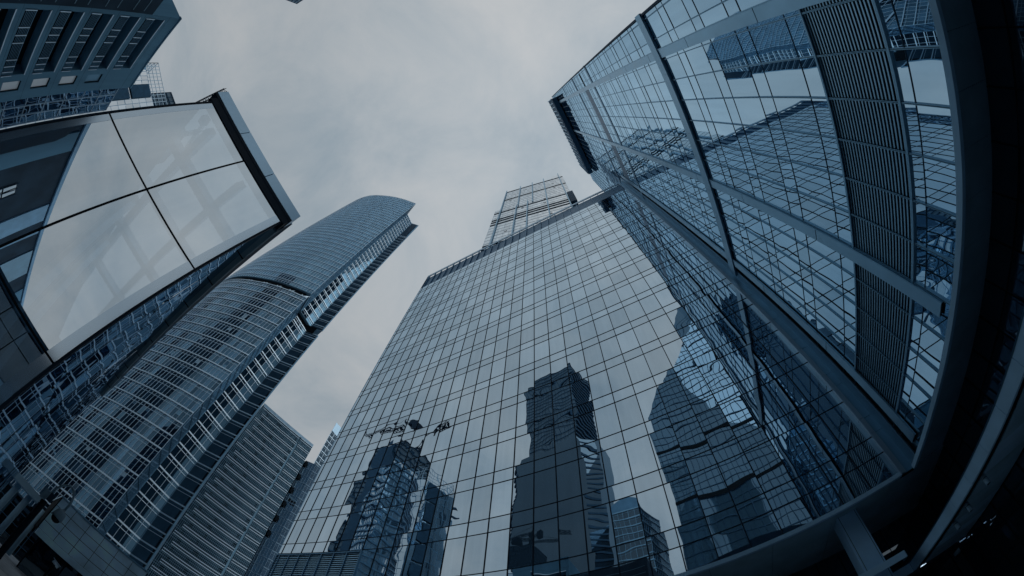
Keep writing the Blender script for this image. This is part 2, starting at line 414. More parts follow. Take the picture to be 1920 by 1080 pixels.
# ceiling of the lobby with lamps behind the glass
B().box(XL, 13.0, LY, LY + 9, 5.9, 6.0).build('lobby_ceiling', M['soffit'], front)
for i, (x, y) in enumerate([(8.2, 28.5), (9.4, 28.0), (9.9, 29.6), (10.9, 28.9), (11.9, 28.2), (3.2, 28.6), (4.6, 28.4), (7.4, 30.2)]):
    B().box(x - 0.25, x + 0.25, y - 0.05, y + 0.05, 5.86, 5.899).build('ceiling_lamp', M['spot'], front)

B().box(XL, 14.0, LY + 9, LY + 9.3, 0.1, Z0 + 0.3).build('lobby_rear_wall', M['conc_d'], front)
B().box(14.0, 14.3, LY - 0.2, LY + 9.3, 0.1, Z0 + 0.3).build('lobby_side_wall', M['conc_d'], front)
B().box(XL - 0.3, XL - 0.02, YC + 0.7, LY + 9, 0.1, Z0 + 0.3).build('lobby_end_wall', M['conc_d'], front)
# ================================================================== square pier under the overhang
pier = thing('support_pier', (6.9, 21.7, 0), 'square pale metal pier carrying the overhang beside the canopy', 'column')
PX0, PX1, PY0, PY1 = 6.35, 7.47, 21.0, 22.3
B().box(PX0, PX1, PY0, PY1, 0.1, SZ).build('shaft', M['fascia'], pier, bevel=0.02)
pt = B()
for xx in (PX0 + 0.10, PX1 - 0.10): pt.box(xx - 0.012, xx + 0.012, PY0 - 0.006, PY0 - 0.001, 0.1, SZ - 0.02)
pt.build('joint', M['black'], pier)
B().box(PX0 - 0.06, PX1 + 0.06, PY0 - 0.06, PY1 + 0.06, 0.124, 0.32).build('plinth', M['blue_d'], pier)

# ================================================================== TALL GLASS TOWER (facade in the plane x = 10.95)
XRT = 10.95
tower = thing('glass_skyscraper', (XRT, 9, 0), 'very tall blue glass skyscraper with projecting ledges and one band of louvres', 'building')
Y0, Y1 = -0.309 * XRT, 0.99 * 20
RZ0 = 1.6 + 0.688 * XRT
TOPR = 160.0
ym = []
y = 0.0215 * XRT - 2 * 1.652
while y < 33.5:
    if y > Y0 + 0.3: ym.append(y)
    y += 1.652
ysR = [Y0] + ym + [34.0]
zr = lambda q: 1.6 + q * XRT
zR = [RZ0, zr(0.811), zr(0.868), zr(1.197), zr(1.303)]
z = zr(1.569)
while z < TOPR - 3:
    zR += [z, z + 1.2]; z += 4.045
zR.append(TOPR)
LOUV = [(zr(0.868), zr(1.197)), (zr(6.28), zr(6.66))]
def is_louv(a, b): return any(a >= l0 - 0.05 and b <= l1 + 0.05 for l0, l1 in LOUV)
fins = [(-0.065 * XRT, 0.018 * XRT), (0.925 * XRT, 1.006 * XRT), (1.618 * XRT, 1.700 * XRT)]
quads = []
for a, b in zip(ysR, ysR[1:]):
    for c, d in zip(zR, zR[1:]):
        if is_louv(c, d) and a < 0.9 * 20 and not (a < Y0 + 0.1): continue
        if a > 17.8 and d < 75: continue                     # recess next to the corner below the roof of the front building
        quads.append([(XRT, b, c), (XRT, a, c), (XRT, a, d), (XRT, b, d)])
panes(tower, 'glass_pane', quads, M['glassR'], tilt=0.16)
mu = B()
for y in ym: mu.box(XRT - 0.07, XRT - 0.002, y - 0.033, y + 0.033, RZ0, TOPR)
mu.build('mullion', M['blue_m'], tower)
mj = B()
for y in ym: mj.box(XRT - 0.075, XRT - 0.0705, y - 0.008, y + 0.008, RZ0, TOPR)
mj.build('mullion_joint', M['navy'], tower)
tr = B()
for z in zR[1:-1]: tr.box(XRT - 0.025, XRT - 0.003, Y0, 34, z - 0.017, z + 0.017)
tr.build('transom', M['blue_d'], tower)
# ventilation louvres of one storey
for (l0, l1) in LOUV[:1]:
    for a, b in zip(ysR, ysR[1:]):
        if a < Y0 + 0.1 or a >= 17.9: continue
        bl = B(); z = l0 + 0.05
        while z < l1 - 0.05:
            bl.obox((XRT, (a + b) / 2, z + 0.04), (0, (b - a) / 2 - 0.05, 0), (0.010, 0, 0.042), (0.02, 0, -0.005)); z += 0.170
        bl.build('louvre', M['blue_m'], tower)
    B().quad((XRT + 0.25, Y0, l0), (XRT + 0.25, 18, l0), (XRT + 0.25, 18, l1), (XRT + 0.25, Y0, l1)).build('louvre_back', M['black'], tower)
    ff = B(); ff.box(XRT - 0.10, XRT + 0.08, Y0, 18, l0 - 0.07, l0 + 0.03); ff.box(XRT - 0.10, XRT + 0.08, Y0, 18, l1 - 0.03, l1 + 0.07)
    ff.build('louvre_frame', M['blue_m'], tower)
B().box(XRT - 0.02, XRT + 0.05, 0, 34, *LOUV[1]).build('plant_floor_band', M['blue_b'], tower)
# deep horizontal ledges: pale face, dark shadow gap below
for q, h in ((2.69, 1.20), (5.66, 0.75), (7.45, 0.6), (9.70, 0.5)):
    z = zr(q); ya_ = Y0 - 0.25; ye_ = 34 if q > 5 else 19.6
    while ya_ < ye_:
        y2 = min(ya_ + 4.956, ye_)
        B().box(XRT - (0.24 if q < 5 else 0.12), XRT - 0.076, ya_, y2 - 0.012, z, z + h).build('ledge_panel', M['blue_m'], tower); ya_ = y2
# vertical bands, built of lengths with a dark break between two lengths
for i, (a, b) in enumerate(fins):
    z = RZ0 + 0.35; top_ = 156 if i < 2 else 78
    B().box(XRT - 0.12, XRT - 0.072, a + 0.20, b - 0.20, z, top_).build('band_core', M['black'], tower)
    B().box(XRT - 0.17, XRT - 0.071, a + 0.05, a + 0.11, z, top_).build('band_edge', M['blue_m'], tower)
    while z < top_:
        h = min(8.09, top_ - z)
        B().box(XRT - 0.15, XRT - 0.121, a + 0.115, b - 0.14, z + 0.03, z + h - 0.03).build('vertical_band', M['steel'], tower); z += 8.09
# edge trim along the free end, cornice along the foot
B().box(XRT - 0.16, XRT + 0.3, Y0 - 0.16, Y0 - 0.002, RZ0 - 0.2, TOPR).build('corner_trim', M['blue_d'], tower)
B().box(XRT - 0.12, XRT + 0.06, Y0, 20.0, RZ0 - 0.24, RZ0).build('cornice', M['fascia'], tower)
# body
B().box(XRT + 0.3, 42, Y0 + 0.01, 34, RZ0 + 0.1, TOPR - 0.5).build('wall', M['blue_d'], tower)
# recessed corner between the two facades
B().box(XR + 0.01, XRT, YC + 0.02, YC + 0.3, Z0 - 0.2, 1.6 + 3.98 * YC).build('corner_core', M['black'], tower)
z = Z0 - 0.2; k = 0
while z < 80.5:
    z2 = min(z + (1.13 if k % 2 else 2.93), 81.2)
    B().box(XR + 0.30, XRT - 0.02, YC - 0.02, YC + 0.019, z + 0.012, z2 - 0.012).build('corner_panel', M['blue_m'], tower)
    B().box(XR, XR + 0.29, YC - 0.16, YC + 0.019, z + 0.008, z2 - 0.008).build('corner_strip', M['steel_l'], tower)
    z = z2; k += 1
B().box(XRT - 0.06, XRT + 0.02, 19.1, 19.98, Z0 - 0.2, 81.0).build('corner_return', M['blue_m'], tower)
# glazed recess beside the corner
rq = []
for c, d in zip(zR, zR[1:]):
    if d < 75:
        for a, b in ((17.85, 19.1),): rq.append([(XRT + 0.35, b, c), (XRT + 0.35, a, c), (XRT + 0.35, a, d), (XRT + 0.35, b, d)])
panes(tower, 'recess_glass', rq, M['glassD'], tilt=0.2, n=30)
for z in zR:
    if z < 75: B().box(XRT - 0.02, XRT + 0.345, 17.85, 19.1, z - 0.03, z + 0.03).build('recess_transom', M['navy'], tower)
# projecting block at the top
blk = B(); blk.box(8.95, XRT - 0.35, -2.4, 26.7, 137, TOPR + 1); blk.build('overhanging_block', M['blue_b'], tower)
bf = B(); y = -2.4
while y < 26.8: bf.box(8.65, 8.949, y - 0.12, y + 0.12, 137.3, TOPR + 2); y += 1.5
bf.build('block_fin', M['steel'], tower)
bz = B(); z = 139
while z < TOPR + 1: bz.box(8.80, 8.948, -2.4, 26.7, z - 0.2, z + 0.2); z += 4.045
bz.build('block_floor_line', M['blue_m'], tower)
# soffit under the tower and street-level glass
sfr = B(); y = Y0
while y < 27:
    y2 = min(y + 1.652 * 1, 27.0)
    sfr.box(XRT + 0.06, 13.08, y + 0.008, y2 - 0.008, SZ + 0.085, SZ + 0.16); y = y2
sfr.build('soffit', M['soffit'], tower)
lob = []; y = -10.0
ly = []
while y < 26.5: ly.append(y); y += 1.68
for a, b in zip(ly, ly[1:]):
    for za, zb in ((0.12, 2.9), (2.9, 1.6 + 13.1 / 2.0), (1.6 + 13.1 / 2.0, SZ + 0.08)):
        lob.append([(13.1, b, za), (13.1, a, za), (13.1, a, zb), (13.1, b, zb)])
panes(tower, 'lobby_glass', lob, M['glassL'], tilt=0.3, n=60)
lm = B()
for y in ly: lm.box(13.05, 13.095, y - 0.02, y + 0.02, 0.12, SZ + 0.08)
for z in (2.9, 1.6 + 13.1 / 2.0): lm.box(13.06, 13.094, -10, 26.5, z - 0.02, z + 0.02)
lm.build('lobby_frame', M['black'], tower)
B().box(13.0, 26.0, 26.81, 27.0, 0.1, RZ0 + 0.2).build('lobby_side_wall', M['conc_d'], tower)
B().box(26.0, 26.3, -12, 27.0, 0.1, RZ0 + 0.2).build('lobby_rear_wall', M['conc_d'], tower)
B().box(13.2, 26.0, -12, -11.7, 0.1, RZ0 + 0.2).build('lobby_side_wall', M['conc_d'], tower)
B().box(12.9, 26.0, -12, Y0 - 0.05, SZ + 0.1, SZ + 0.5).build('lobby_roof', M['blue_d'], tower)
lb = B(); lb.box(13.3, 26, -10, 26.8, 5.0, 5.2); lb.build('lobby_floor_slab', M['soffit'], tower)
for y in (3.4, 8.1, 12.6, 16.9):
    B().box(13.9, 14.0, y - 0.2, y + 0.2, 4.9, 4.99).build('ceiling_lamp', M['spot'], tower)

# ================================================================== ENTRANCE CANOPY
can = thing('entrance_canopy', (9.5, 12, 0), 'long entrance canopy with pale fascia and three drum spotlights below', 'canopy')
CX, CZU, CZL = 9.5, 1.6 + 4.08, 1.6 + 3.585
ya, yb = -8.0, 23.7
y = ya; i = 0
while y < yb - 0.1:
    y2 = min(y + 1.9, yb)
    B().box(CX - 0.04, CX + 0.10, y + 0.01, y2 - 0.01, CZL, CZU).build('fascia_panel', M['fascia'], can, bevel=0.008); y = y2
B().box(CX - 0.055, CX + 0.14, ya, yb, CZU, CZU + 0.05).build('fascia_cap', M['blue_d'], can)
B().box(CX + 0.11, 13.0, ya, yb, CZU - 0.12, CZU - 0.02).build('roof_deck', M['blue_d'], can)
B().box(CX + 0.12, CX + 0.55, ya, yb, CZL + 0.08, CZL + 0.13).build('shadow_gap', M['black'], can)
y = ya
while y < yb - 0.1:
    y2 = min(y + 0.95, yb)
    B().box(CX + 0.56, 12.95, y + 0.006, y2 - 0.006, CZL + 0.02, CZL + 0.06).build('ceiling_panel', random.choice((M['fascia'], M['ceil'], M['ceil'])), can); y = y2
x = CX - 0.05
while x > 0:
    B().box(x - 1.9 + 0.01, x - 0.01, yb - 0.04, yb + 0.10, CZL, CZU).build('fascia_panel', M['fascia'], can, bevel=0.008); x -= 1.91
B().box(0, CX + 0.1, yb - 0.055, yb + 0.14, CZU, CZU + 0.05).build('fascia_cap', M['blue_d'], can)
B().box(0, CX + 0.1, yb + 0.11, 26.6, CZU - 0.12, CZU - 0.02).build('roof_deck', M['blue_d'], can)
B().box(0, CX + 0.5, yb + 0.12, 26.6, CZL + 0.05, CZL + 0.09).build('ceiling_panel', M['blue_d'], can)
for yy in (14.8, 16.85, 18.45):
    d = B().tube([(10.02, yy, CZL + 0.02), (10.02, yy, CZL - 0.36)], 0.105, 24).build('spotlight', M['lamp'], can)
    B().tube([(10.02, yy, CZL - 0.355), (10.02, yy, CZL - 0.365)], 0.085, 20).build('lens', M['lens'], d)
    B().tube([(10.02, yy, CZL - 0.10), (10.02, yy, CZL - 0.12)], 0.108, 24).build('ring', M['black'], d)
c2 = thing('doorway_canopy', (7.2, 20.4, 0), 'short flat metal canopy in front of the square pier', 'canopy')
B().box(5.0, 8.15, 20.30, 20.95, CZU - 0.02 - 0.0, CZU + 0.06).build('roof_slab', M['fascia'], c2, bevel=0.01)
B().box(5.0, 8.17, 20.24, 20.295, CZU - 0.26, CZU + 0.08).build('fascia', M['fascia'], c2, bevel=0.01)
B().box(8.16, 8.22, 20.30, 20.95, CZU - 0.26, CZU + 0.08).build('end_plate', M['blue'], c2)

# ================================================================== SLIM TOWER BEHIND THE FRONT BUILDING
bt = thing('slab_tower', (-16, 35, 0), 'pale glass slab tower with dark ribs rising behind the mirrored front', 'building')
z200 = 200.0
A = Vector((-0.161 * z200, 0.1595 * z200, 0)); Bv = Vector((0.0021 * z200, 0.1893 * z200, 0))
dd = (Bv - A).normalized(); nn = Vector((dd.y, -dd.x, 0))
def on_bt(u, z, o=0.0): p = A + dd * u + nn * o; return (p.x, p.y, z)
W = (Bv - A).length
def seg(u0, u1, z0, z1, step=1.1, fl=3.9):
    q = []; nu = max(1, round((u1 - u0) / step)); nz = max(1, round((z1 - z0) / fl))
    for i in range(nu):
        for j in range(nz):
            a, b = u0 + (u1 - u0) * i / nu, u0 + (u1 - u0) * (i + 1) / nu
            c, d = z0 + (z1 - z0) * j / nz, z0 + (z1 - z0) * (j + 1) / nz
            q.append([on_bt(a, c), on_bt(b, c), on_bt(b, d), on_bt(a, d)])
    return q
q = seg(-3.0, W, 70, 181) + seg(0.0, W, 181, 222) + seg(W - 6.5, W, 222, 231)
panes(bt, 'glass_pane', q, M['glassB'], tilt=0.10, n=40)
bl = B()
for z in (z200, 174, 162, 158.5, 154.5, 128, 124, 116, 221.5):
    o0 = on_bt(-3.0 if z < 181 else 0, z, 0.15); o1 = on_bt(W, z, 0.15); B().bar(o0, o1, 0.20, 0.40).build('floor_line', M['blue_d'], bt)
for u, za, zb in ((0.0, 70, 225), (7.7, 70, 178), (8.3, 178, 227), (15.4, 176, 228), (13.0, 70, 181), (22.2, 70, 230), (31.2, 70, 234)):
    B().bar(on_bt(u, za, 0.35), on_bt(u, zb, 0.35), 0.45, 0.45, up=(1, 0, 0)).build('rib', M['steel'], bt)
th = B()
u = -3.0
while u < W: th.bar(on_bt(u, 70, 0.03), on_bt(u, 181 if u < 0 else 222, 0.03), 0.05, 0.05, up=(1, 0, 0)); u += 2.26
z = 72
while z < 222: th.bar(on_bt(-3.0 if z < 181 else 0, z, 0.03), on_bt(W, z, 0.03), 0.06, 0.06); z += 3.9
th.build('mullion_grid', M['white_d'], bt)
wn = B()
for u, z in ((3, 196), (4.2, 140), (11, 213), (19, 217), (24.5, 221), (26, 208), (26.2, 196), (17.5, 200), (10, 171), (20.5, 176), (20.3, 168), (12, 146), (22, 147)):
    B().bar(on_bt(u, z, 0.12), on_bt(u + 1.2, z, 0.12), 0.1, 0.28).build('open_window', M['navy'], bt)
bk = B()
pts = [on_bt(0, 0, -0.2), on_bt(W, 0, -0.2), on_bt(W, 0, -14), on_bt(0, 0, -14)]
bk.prism([(p[0], p[1]) for p in pts], 60, 220.5); bk.build('wall', M['blue_d'], bt)
pts = [on_bt(-3.0, 0, -0.25), on_bt(-0.02, 0, -0.25), on_bt(-0.02, 0, -13), on_bt(-3.0, 0, -13)]
B().prism([(p[0], p[1]) for p in pts], 60, 180).build('side_wing', M['blue_d'], bt)
pts = [on_bt(W - 1.6, 0, 1.2), on_bt(W + 0.9, 0, 1.2), on_bt(W + 0.9, 0, -8), on_bt(W - 1.6, 0, -8)]
B().prism([(p[0], p[1]) for p in pts], 152, 172).build('corner_box', M['blue_d'], bt)

# ================================================================== GLAZED PAVILION ON THE LEFT
DP = 7.0
pav = thing('glazed_pavilion', (-DP - 4, -4, 0), 'low glazed pavilion with big bright panes under a heavy pale roof frame', 'building')
py = lambda q: q * DP
pz = lambda q: 1.6 + q * DP
colsP = [py(v) for v in (-1.29, -1.007, -0.725, -0.442, -0.159)]
rowsP = [0.12] + [pz(v) for v in (-0.08, 0.288, 0.783, 1.262)]
quads = []
for a, b in zip(colsP[2:], colsP[3:]):
    for c, d in zip(rowsP, rowsP[1:]): quads.append([(-DP, a, c), (-DP, b, c), (-DP, b, d), (-DP, a, d)])
panes(pav, 'glass_pane', quads, M['glassP'], tilt=0.05)
# a bent sheet behind: joints of the panes
jj = B()
for y in colsP[3:4]: jj.box(-DP - 0.02, -DP + 0.012, y - 0.020, y + 0.020, 0.12, pz(1.262))
for z in rowsP[1:-1]: jj.box(-DP - 0.02, -DP + 0.011, colsP[2], colsP[-1], z - 0.018, z + 0.018)
jj.build('pane_joint', M['black'], pav)
fb_ = B(); fb_.box(-DP + 0.001, -DP + 0.004, py(-0.188), py(-0.160), 0.12, pz(1.26)); fb_.box(-DP + 0.001, -DP + 0.004, py(-0.724), py(-0.700), 0.12, pz(1.26))
fb_.build('frit_border', M['fritted'], pav)
et = B(); et.box(-DP - 0.12, -DP + 0.02, colsP[-1] - 0.0, colsP[-1] + 0.05, 0.12, pz(1.27)); et.box(-DP - 0.12, -DP + 0.02, colsP[2] - 0.05, colsP[2], 0.12, pz(1.27))
et.build('edge_trim', M['navy'], pav)
# roof frame: pale coping over a dark recess
ft = pz(1.385)
fy0, fy1 = -0.775 * DP, -0.136 * DP
B().box(-DP - 0.30, -DP + 0.03, fy0 + 0.2, fy1 - 0.03, pz(1.262), pz(1.305)).build('shadow_gap', M['navy'], pav)
fs = [fy0, -0.56 * DP, -0.35 * DP, fy1]
for a, b in zip(fs, fs[1:]):
    B().box(-DP - 0.35, -DP + 0.05, a + 0.008, b - 0.008, pz(1.318), ft).build('coping_panel', M['steel_l'], pav, bevel=0.006)
B().box(-DP - 0.33, -DP + 0.04, fy0 + 0.01, fy1 - 0.01, pz(1.303), pz(1.317)).build('frame_edge', M['navy'], pav)
# side wall running away to the left, under a dark roof beam
QY = -0.160 * DP
ql = []; x = -DP - 0.13
xsq = [x]
while x > -26.5: x -= 1.98; xsq.append(x)
zq = [0.12, pz(-0.04), pz(0.36), pz(0.80), pz(1.255)]
for a, b in zip(xsq, xsq[1:]):
    for c, d in zip(zq, zq[1:]): ql.append([(a, QY, c), (b, QY, c), (b, QY, d), (a, QY, d)])
panes(pav, 'side_pane', ql, M['glassQ'], tilt=0.35)
qj = B()
for x in xsq: qj.box(x - 0.008, x + 0.008, QY, QY + 0.004, 0.12, pz(1.255))
for z in zq[1:]: qj.box(xsq[-1], xsq[0], QY, QY + 0.0045, z - 0.008, z + 0.008)
qj.build('side_joint', M['black'], pav)
for x in xsq[1:]:
    for z in zq[1:-1]:
        for ox, oz in ((-0.16, -0.16), (0.16, 0.16)):
            B().tube([(x + ox, QY + 0.005, z + oz), (x + ox, QY + 0.03, z + oz)], 0.03, 10).build('glass_fixing', M['black'], pav)
B().box(-26.4, -DP - 0.36, QY - 0.1, fy1 - 0.002, pz(1.258), pz(1.31)).build('roof_beam', M['soffit'], pav)
x = -DP - 2
while x > -26: B().box(x - 0.012, x + 0.012, QY, fy1 + 0.003, pz(1.254), ft - 0.1).build('beam_joint', M['black'], pav); x -= 1.9
B().box(-26.4, -DP - 0.36, QY - 0.1, fy1 + 0.001, pz(1.311), ft - 0.03).build('roof_fascia', M['blue_d'], pav)
B().box(-26.4, -DP - 0.36, QY - 0.1, fy1 + 0.03, ft - 0.029, ft).build('roof_edge', M['steel'], pav)
# steel inside, seen through the panes
st = B()
for y in (-4.4, -2.6): st.bar((-7.4, y, 10.3), (-20, y - 1.0, 10.3), 0.22, 0.3)
for x in (-8.6, -10.6, -13, -16): st.bar((x, -1.3, 10.0), (x, -5.2, 10.0), 0.3, 0.25)
st.bar((-8, -1.4, 0.2), (-11.5, -4.9, 10.0), 0.25, 0.25); st.bar((-11, -1.5, 0.2), (-14.5, -5.0, 10), 0.25, 0.25)
st.build('roof_truss', M['steel_l'], pav)
B().box(-26.3, -7.25, -5.3, -5.2, 0.12, pz(1.25)).build('rear_wall', M['conc_d'], pav)
B().box(-26.3, -26.2, -5.2, QY - 0.1, 0.12, pz(1.25)).build('end_wall', M['conc_d'], pav)
B().box(-26.2, -7.2, -5.2, QY - 0.05, 0.13, 0.2).build('floor_slab', M['soffit'], pav)

# ================================================================== CONCRETE OFFICE BUILDING (top left)
K = 33.6
cb = thing('concrete_office_building', (-34, -K, 0), 'grey rendered office building with deep balcony slots and square windows', 'building')
HT = 1.6 + 1.109 * K
cx0, cx1 = -1.222 * K, -0.839 * K        # left and right end of the facade
def hole_wall(bx, x0, x1, z0, z1, y, holes, th):
    """front wall with rectangular openings, 'th' thick"""
    xsv = sorted({x0, x1, *[h[0] for h in holes], *[h[1] for h in holes]}); zsv = sorted({z0, z1, *[h[2] for h in holes], *[h[3] for h in holes]})
    for a, b in zip(xsv, xsv[1:]):
        for c, d in zip(zsv, zsv[1:]):
            mx_, mz_ = (a + b) / 2, (c + d) / 2
            if any(h[0] < mx_ < h[1] and h[2] < mz_ < h[3] for h in holes): continue
            bx.quad((a, y, c), (b, y, c), (b, y, d), (a, y, d))
    for h in holes:
        a, b, c, d = h
        bx.quad((a, y, c), (a, y - th, c), (a, y - th, d), (a, y, d)); bx.quad((b, y, c), (b, y - th, c), (b, y - th, d), (b, y, d))
        bx.quad((a, y, c), (b, y, c), (b, y - th, c), (a, y - th, c)); bx.quad((a, y, d), (b, y, d), (b, y - th, d), (a, y - th, d))
bx0, bx1 = -1.105 * K, -0.857 * K
holes = []; nf = 9
for i in range(nf):
    zt = 1.6 + (1.040 - 0.1072 * i) * K
    holes.append((bx0, bx1, zt - 0.078 * K, zt))
    wt = 1.6 + (0.9328 - 0.107 * i) * K
    holes.append((-1.178 * K, -1.134 * K, wt - 0.064 * K, wt))
wl = B(); hole_wall(wl, cx0, cx1, 0.1, HT, -K, holes, 1.5)
wl.quad((cx1, -K, 0.1), (cx1, -K - 18, 0.1), (cx1, -K - 18, HT), (cx1, -K, HT))
wl.quad((cx0, -K, 0.1), (cx0, -K - 18, 0.1), (cx0, -K - 18, HT), (cx0, -K, HT))
wl.quad((cx0, -K - 18, HT), (cx1, -K - 18, HT), (cx1, -K, HT), (cx0, -K, HT))
wl.quad((cx0, -K - 18, 0.1), (cx1, -K - 18, 0.1), (cx1, -K - 18, HT), (cx0, -K - 18, HT))
wl.build('wall', M['conc'], cb)
gj = B(); z = 3.0
while z < HT: gj.box(cx0, cx1, -K, -K + 0.004, z - 0.012, z + 0.012) if not any(h[2] < z < h[3] for h in holes[::2]) else None; z += 1.8
gj.build('render_joint', M['conc_d'], cb)
B().box(cx0 - 0.1, cx1 + 0.1, -K - 0.3, -K + 0.12, HT - 0.12, HT + 0.05).build('coping', M['conc'], cb)
for i in range(nf):
    a, b, c, d = holes[2 * i]
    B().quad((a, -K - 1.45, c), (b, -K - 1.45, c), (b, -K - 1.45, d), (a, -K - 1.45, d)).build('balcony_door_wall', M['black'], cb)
    B().box(a - 0.05, b + 0.05, -K - 0.02, -K + 0.10, d - 0.02, d + 0.10).build('balcony_drip_edge', M['white_d'], cb)
    rl = B(); hgt = 0.034 * K
    rl.box(a, b, -K + 0.02, -K + 0.07, c + hgt - 0.03, c + hgt + 0.03)
    for zz in range(1, 7): rl.box(a, b, -K + 0.03, -K + 0.05, c + zz * hgt / 7 - 0.018, c + zz * hgt / 7 + 0.018)
    r = rl.build('balcony_railing', M['blue'], cb)
    for fx in (0.0, 0.245, 0.36, 0.475, 0.735, 0.84, 0.93, 1.0):
        xx = b + (a - b) * fx; B().box(xx - 0.05, xx + 0.05, -K + 0.04, -K + 0.12, c - 0.02, c + hgt + 0.02).build('railing_post', M['white_d'], r)
    a, b, c, d = holes[2 * i + 1]
    w_ = B().quad((a, -K - 0.20, c), (b, -K - 0.20, c), (b, -K - 0.22, d), (a, -K - 0.22, d)).build('window', M['sky_pane'] if i in (1, 2, 3) else M['blue_m'], cb)  # three windows coloured as if mirroring bright sky
    fr = B(); fr.box(a, b, -K - 0.19, -K - 0.12, c, c + 0.07); fr.box(a, b, -K - 0.19, -K - 0.12, d - 0.07, d); fr.box(a, a + 0.07, -K - 0.19, -K - 0.12, c + 0.07, d - 0.07); fr.box(b - 0.07, b, -K - 0.19, -K - 0.12, c + 0.07, d - 0.07)
    fr.build('window_frame', M['black'], cb)
# dark wing in front of the right-hand corner
B().box(cx1 + 0.01, cx1 + 16, -K - 14, -K + 0.02, 0.1, 1.6 + 0.975 * K).build('dark_wing', M['conc_d'], cb)
wg = B()
for i in range(8):
    z = 1.6 + (0.93 - 0.107 * i) * K; wg.box(cx1 + 0.4, cx1 + 15.6, -K + 0.021, -K + 0.06, z - 1.5, z - 1.42); wg.box(cx1 + 0.4, cx1 + 15.6, -K + 0.021, -K + 0.06, z, z + 0.08)
wg.build('wing_string_course', M['soffit'], cb)

# glass annex next to it
gx = thing('glass_stair_block', (-43, -K - 2, 0), 'glass walled stair block with slanting pale glazing bars beside the grey building', 'building')
ax0, ax1 = -1.365 * K, cx0 - 0.03
ay = -K - 0.35
q = []; zz = [0.12 + i * 2.65 for i in range(15)]; xx = [ax0 + (ax1 - ax0) * i / 3 for i in range(4)]
for a, b in zip(xx, xx[1:]):
    for c, d in zip(zz, zz[1:]): q.append([(a, ay, c), (b, ay, c), (b, ay, d), (a, ay, d)])
panes(gx, 'glass_pane', q, M['glassQ'], tilt=0.6, n=30)
gl = B()
for x in xx: gl.box(x - 0.05, x + 0.05, ay, ay + 0.08, 0.12, zz[-1])
for z in zz: gl.bar((ax0, ay + 0.05, z), (ax1, ay + 0.05, z), 0.07, 0.07)
gl.build('glazing_bar', M['white_d'], gx)
B().box(ax0, ax1, ay - 10, ay - 0.1, 0.1, zz[-1] - 0.05).build('wall', M['blue_d'], gx)
B().box(ax1 - 0.0 - 3.2, ax1 + 0.5, ay + 0.1, ay + 1.6, 14.5, 20.2).build('projecting_box', M['soffit'], gx)

# ================================================================== generic glass tower
def grid_tower(name, loc, label, foot, z0, z1, fl, pitch, gm, lm, bw=0.35, vw=0.12, sides=None, cat='building', group=None, n=0, thin=True, root=None, tilt=0.1, roof=None):
    root = root or thing(name, loc, label, cat, group)
    N_ = len(foot); q = []; hb = B(); vb = B(); tb = B()
    nz = max(1, round((z1 - z0) / fl)); fh = (z1 - z0) / nz
    for i in (range(N_) if sides is None else sides):
        p, r = Vector((*foot[i], 0)), Vector((*foot[(i + 1) % N_], 0)); d = (r - p); ln = d.length; dn = d.normalized(); nr = Vector((dn.y, -dn.x, 0))
        nu = max(1, round(ln / pitch))
        for j in range(nz):
            c, e = z0 + j * fh, z0 + (j + 1) * fh
            for a in range(nu):
                u0, u1 = p + d * a / nu, p + d * (a + 1) / nu
                q.append([(u0.x, u0.y, c), (u1.x, u1.y, c), (u1.x, u1.y, e), (u0.x, u0.y, e)])
            o = nr * (bw * 0.3)
            hb.bar((p.x + o.x, p.y + o.y, e), (r.x + o.x, r.y + o.y, e), bw * 0.6, bw)
            if thin: hb.bar((p.x + o.x * .5, p.y + o.y * .5, e - fh * 0.28), (r.x + o.x * .5, r.y + o.y * .5, e - fh * 0.28), 0.07, 0.09)
        for a in range(nu + 1):
            u0 = p + d * a / nu + nr * (vw * 0.4)
            vb.bar((u0.x, u0.y, z0), (u0.x, u0.y, z1), vw, vw, up=tuple(dn))
    panes(root, 'glass_pane', q, gm, tilt=tilt, n=n, uvs=False)
    hb.build('floor_band', lm, root); vb.build('mullion_grid', lm, root)
    ins = [Vector((*p, 0)) for p in foot]; cc = sum(ins, Vector()) / N_
    B().prism([tuple((cc + (p - cc) * 0.985)[:2]) for p in ins], z0, z1 - 0.2).build('roof', roof or M['blue_d'], root)
    return root

# lattice-topped tower beyond the concrete building
LTF = [(-139, -129), (-146, -107), (-168, -103), (-161, -133)]
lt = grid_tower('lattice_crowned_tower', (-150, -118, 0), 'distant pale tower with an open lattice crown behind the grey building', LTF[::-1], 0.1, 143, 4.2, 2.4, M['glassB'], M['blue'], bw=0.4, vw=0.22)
lc = B()
for i in range(4):
    p, r = Vector((*LTF[i], 0)), Vector((*LTF[(i + 1) % 4], 0)); nu = round((r - p).length / 1.9)
    for a in range(nu + 1):
        u = p.lerp(r, a / nu); lc.bar((u.x, u.y, 143.3), (u.x, u.y, 152), 0.22, 0.22, up=(1, 0, 0))
    for k in range(4): lc.bar((p.x, p.y, 144.5 + k * 2.5), (r.x, r.y, 144.5 + k * 2.5), 0.22, 0.22)
lc.build('lattice_crown', M['white_d'], lt)
p, r = Vector((-139, -129, 0)), Vector((-146, -107, 0)); nr_ = Vector((22, 7, 0)).normalized()
for k in range(9):
    a_, b_ = p.lerp(r, 0.50) + nr_ * 0.5, p.lerp(r, 0.79) + nr_ * 0.5; z1_ = 142.5 - k * 13
    B().bar((a_.x, a_.y, z1_ - 6), (b_.x, b_.y, z1_ - 6), 0.5, 11.6).build('dark_bay', M['blue_d'], lt)
for z, s in ((133, 3.0), (128, 3.6)): B().bar((-139.3, -128, z), (-139.3 + s, -129.4, z + 0.1), 0.8, 0.8).build('maintenance_cradle', M['blue_d'], lt)

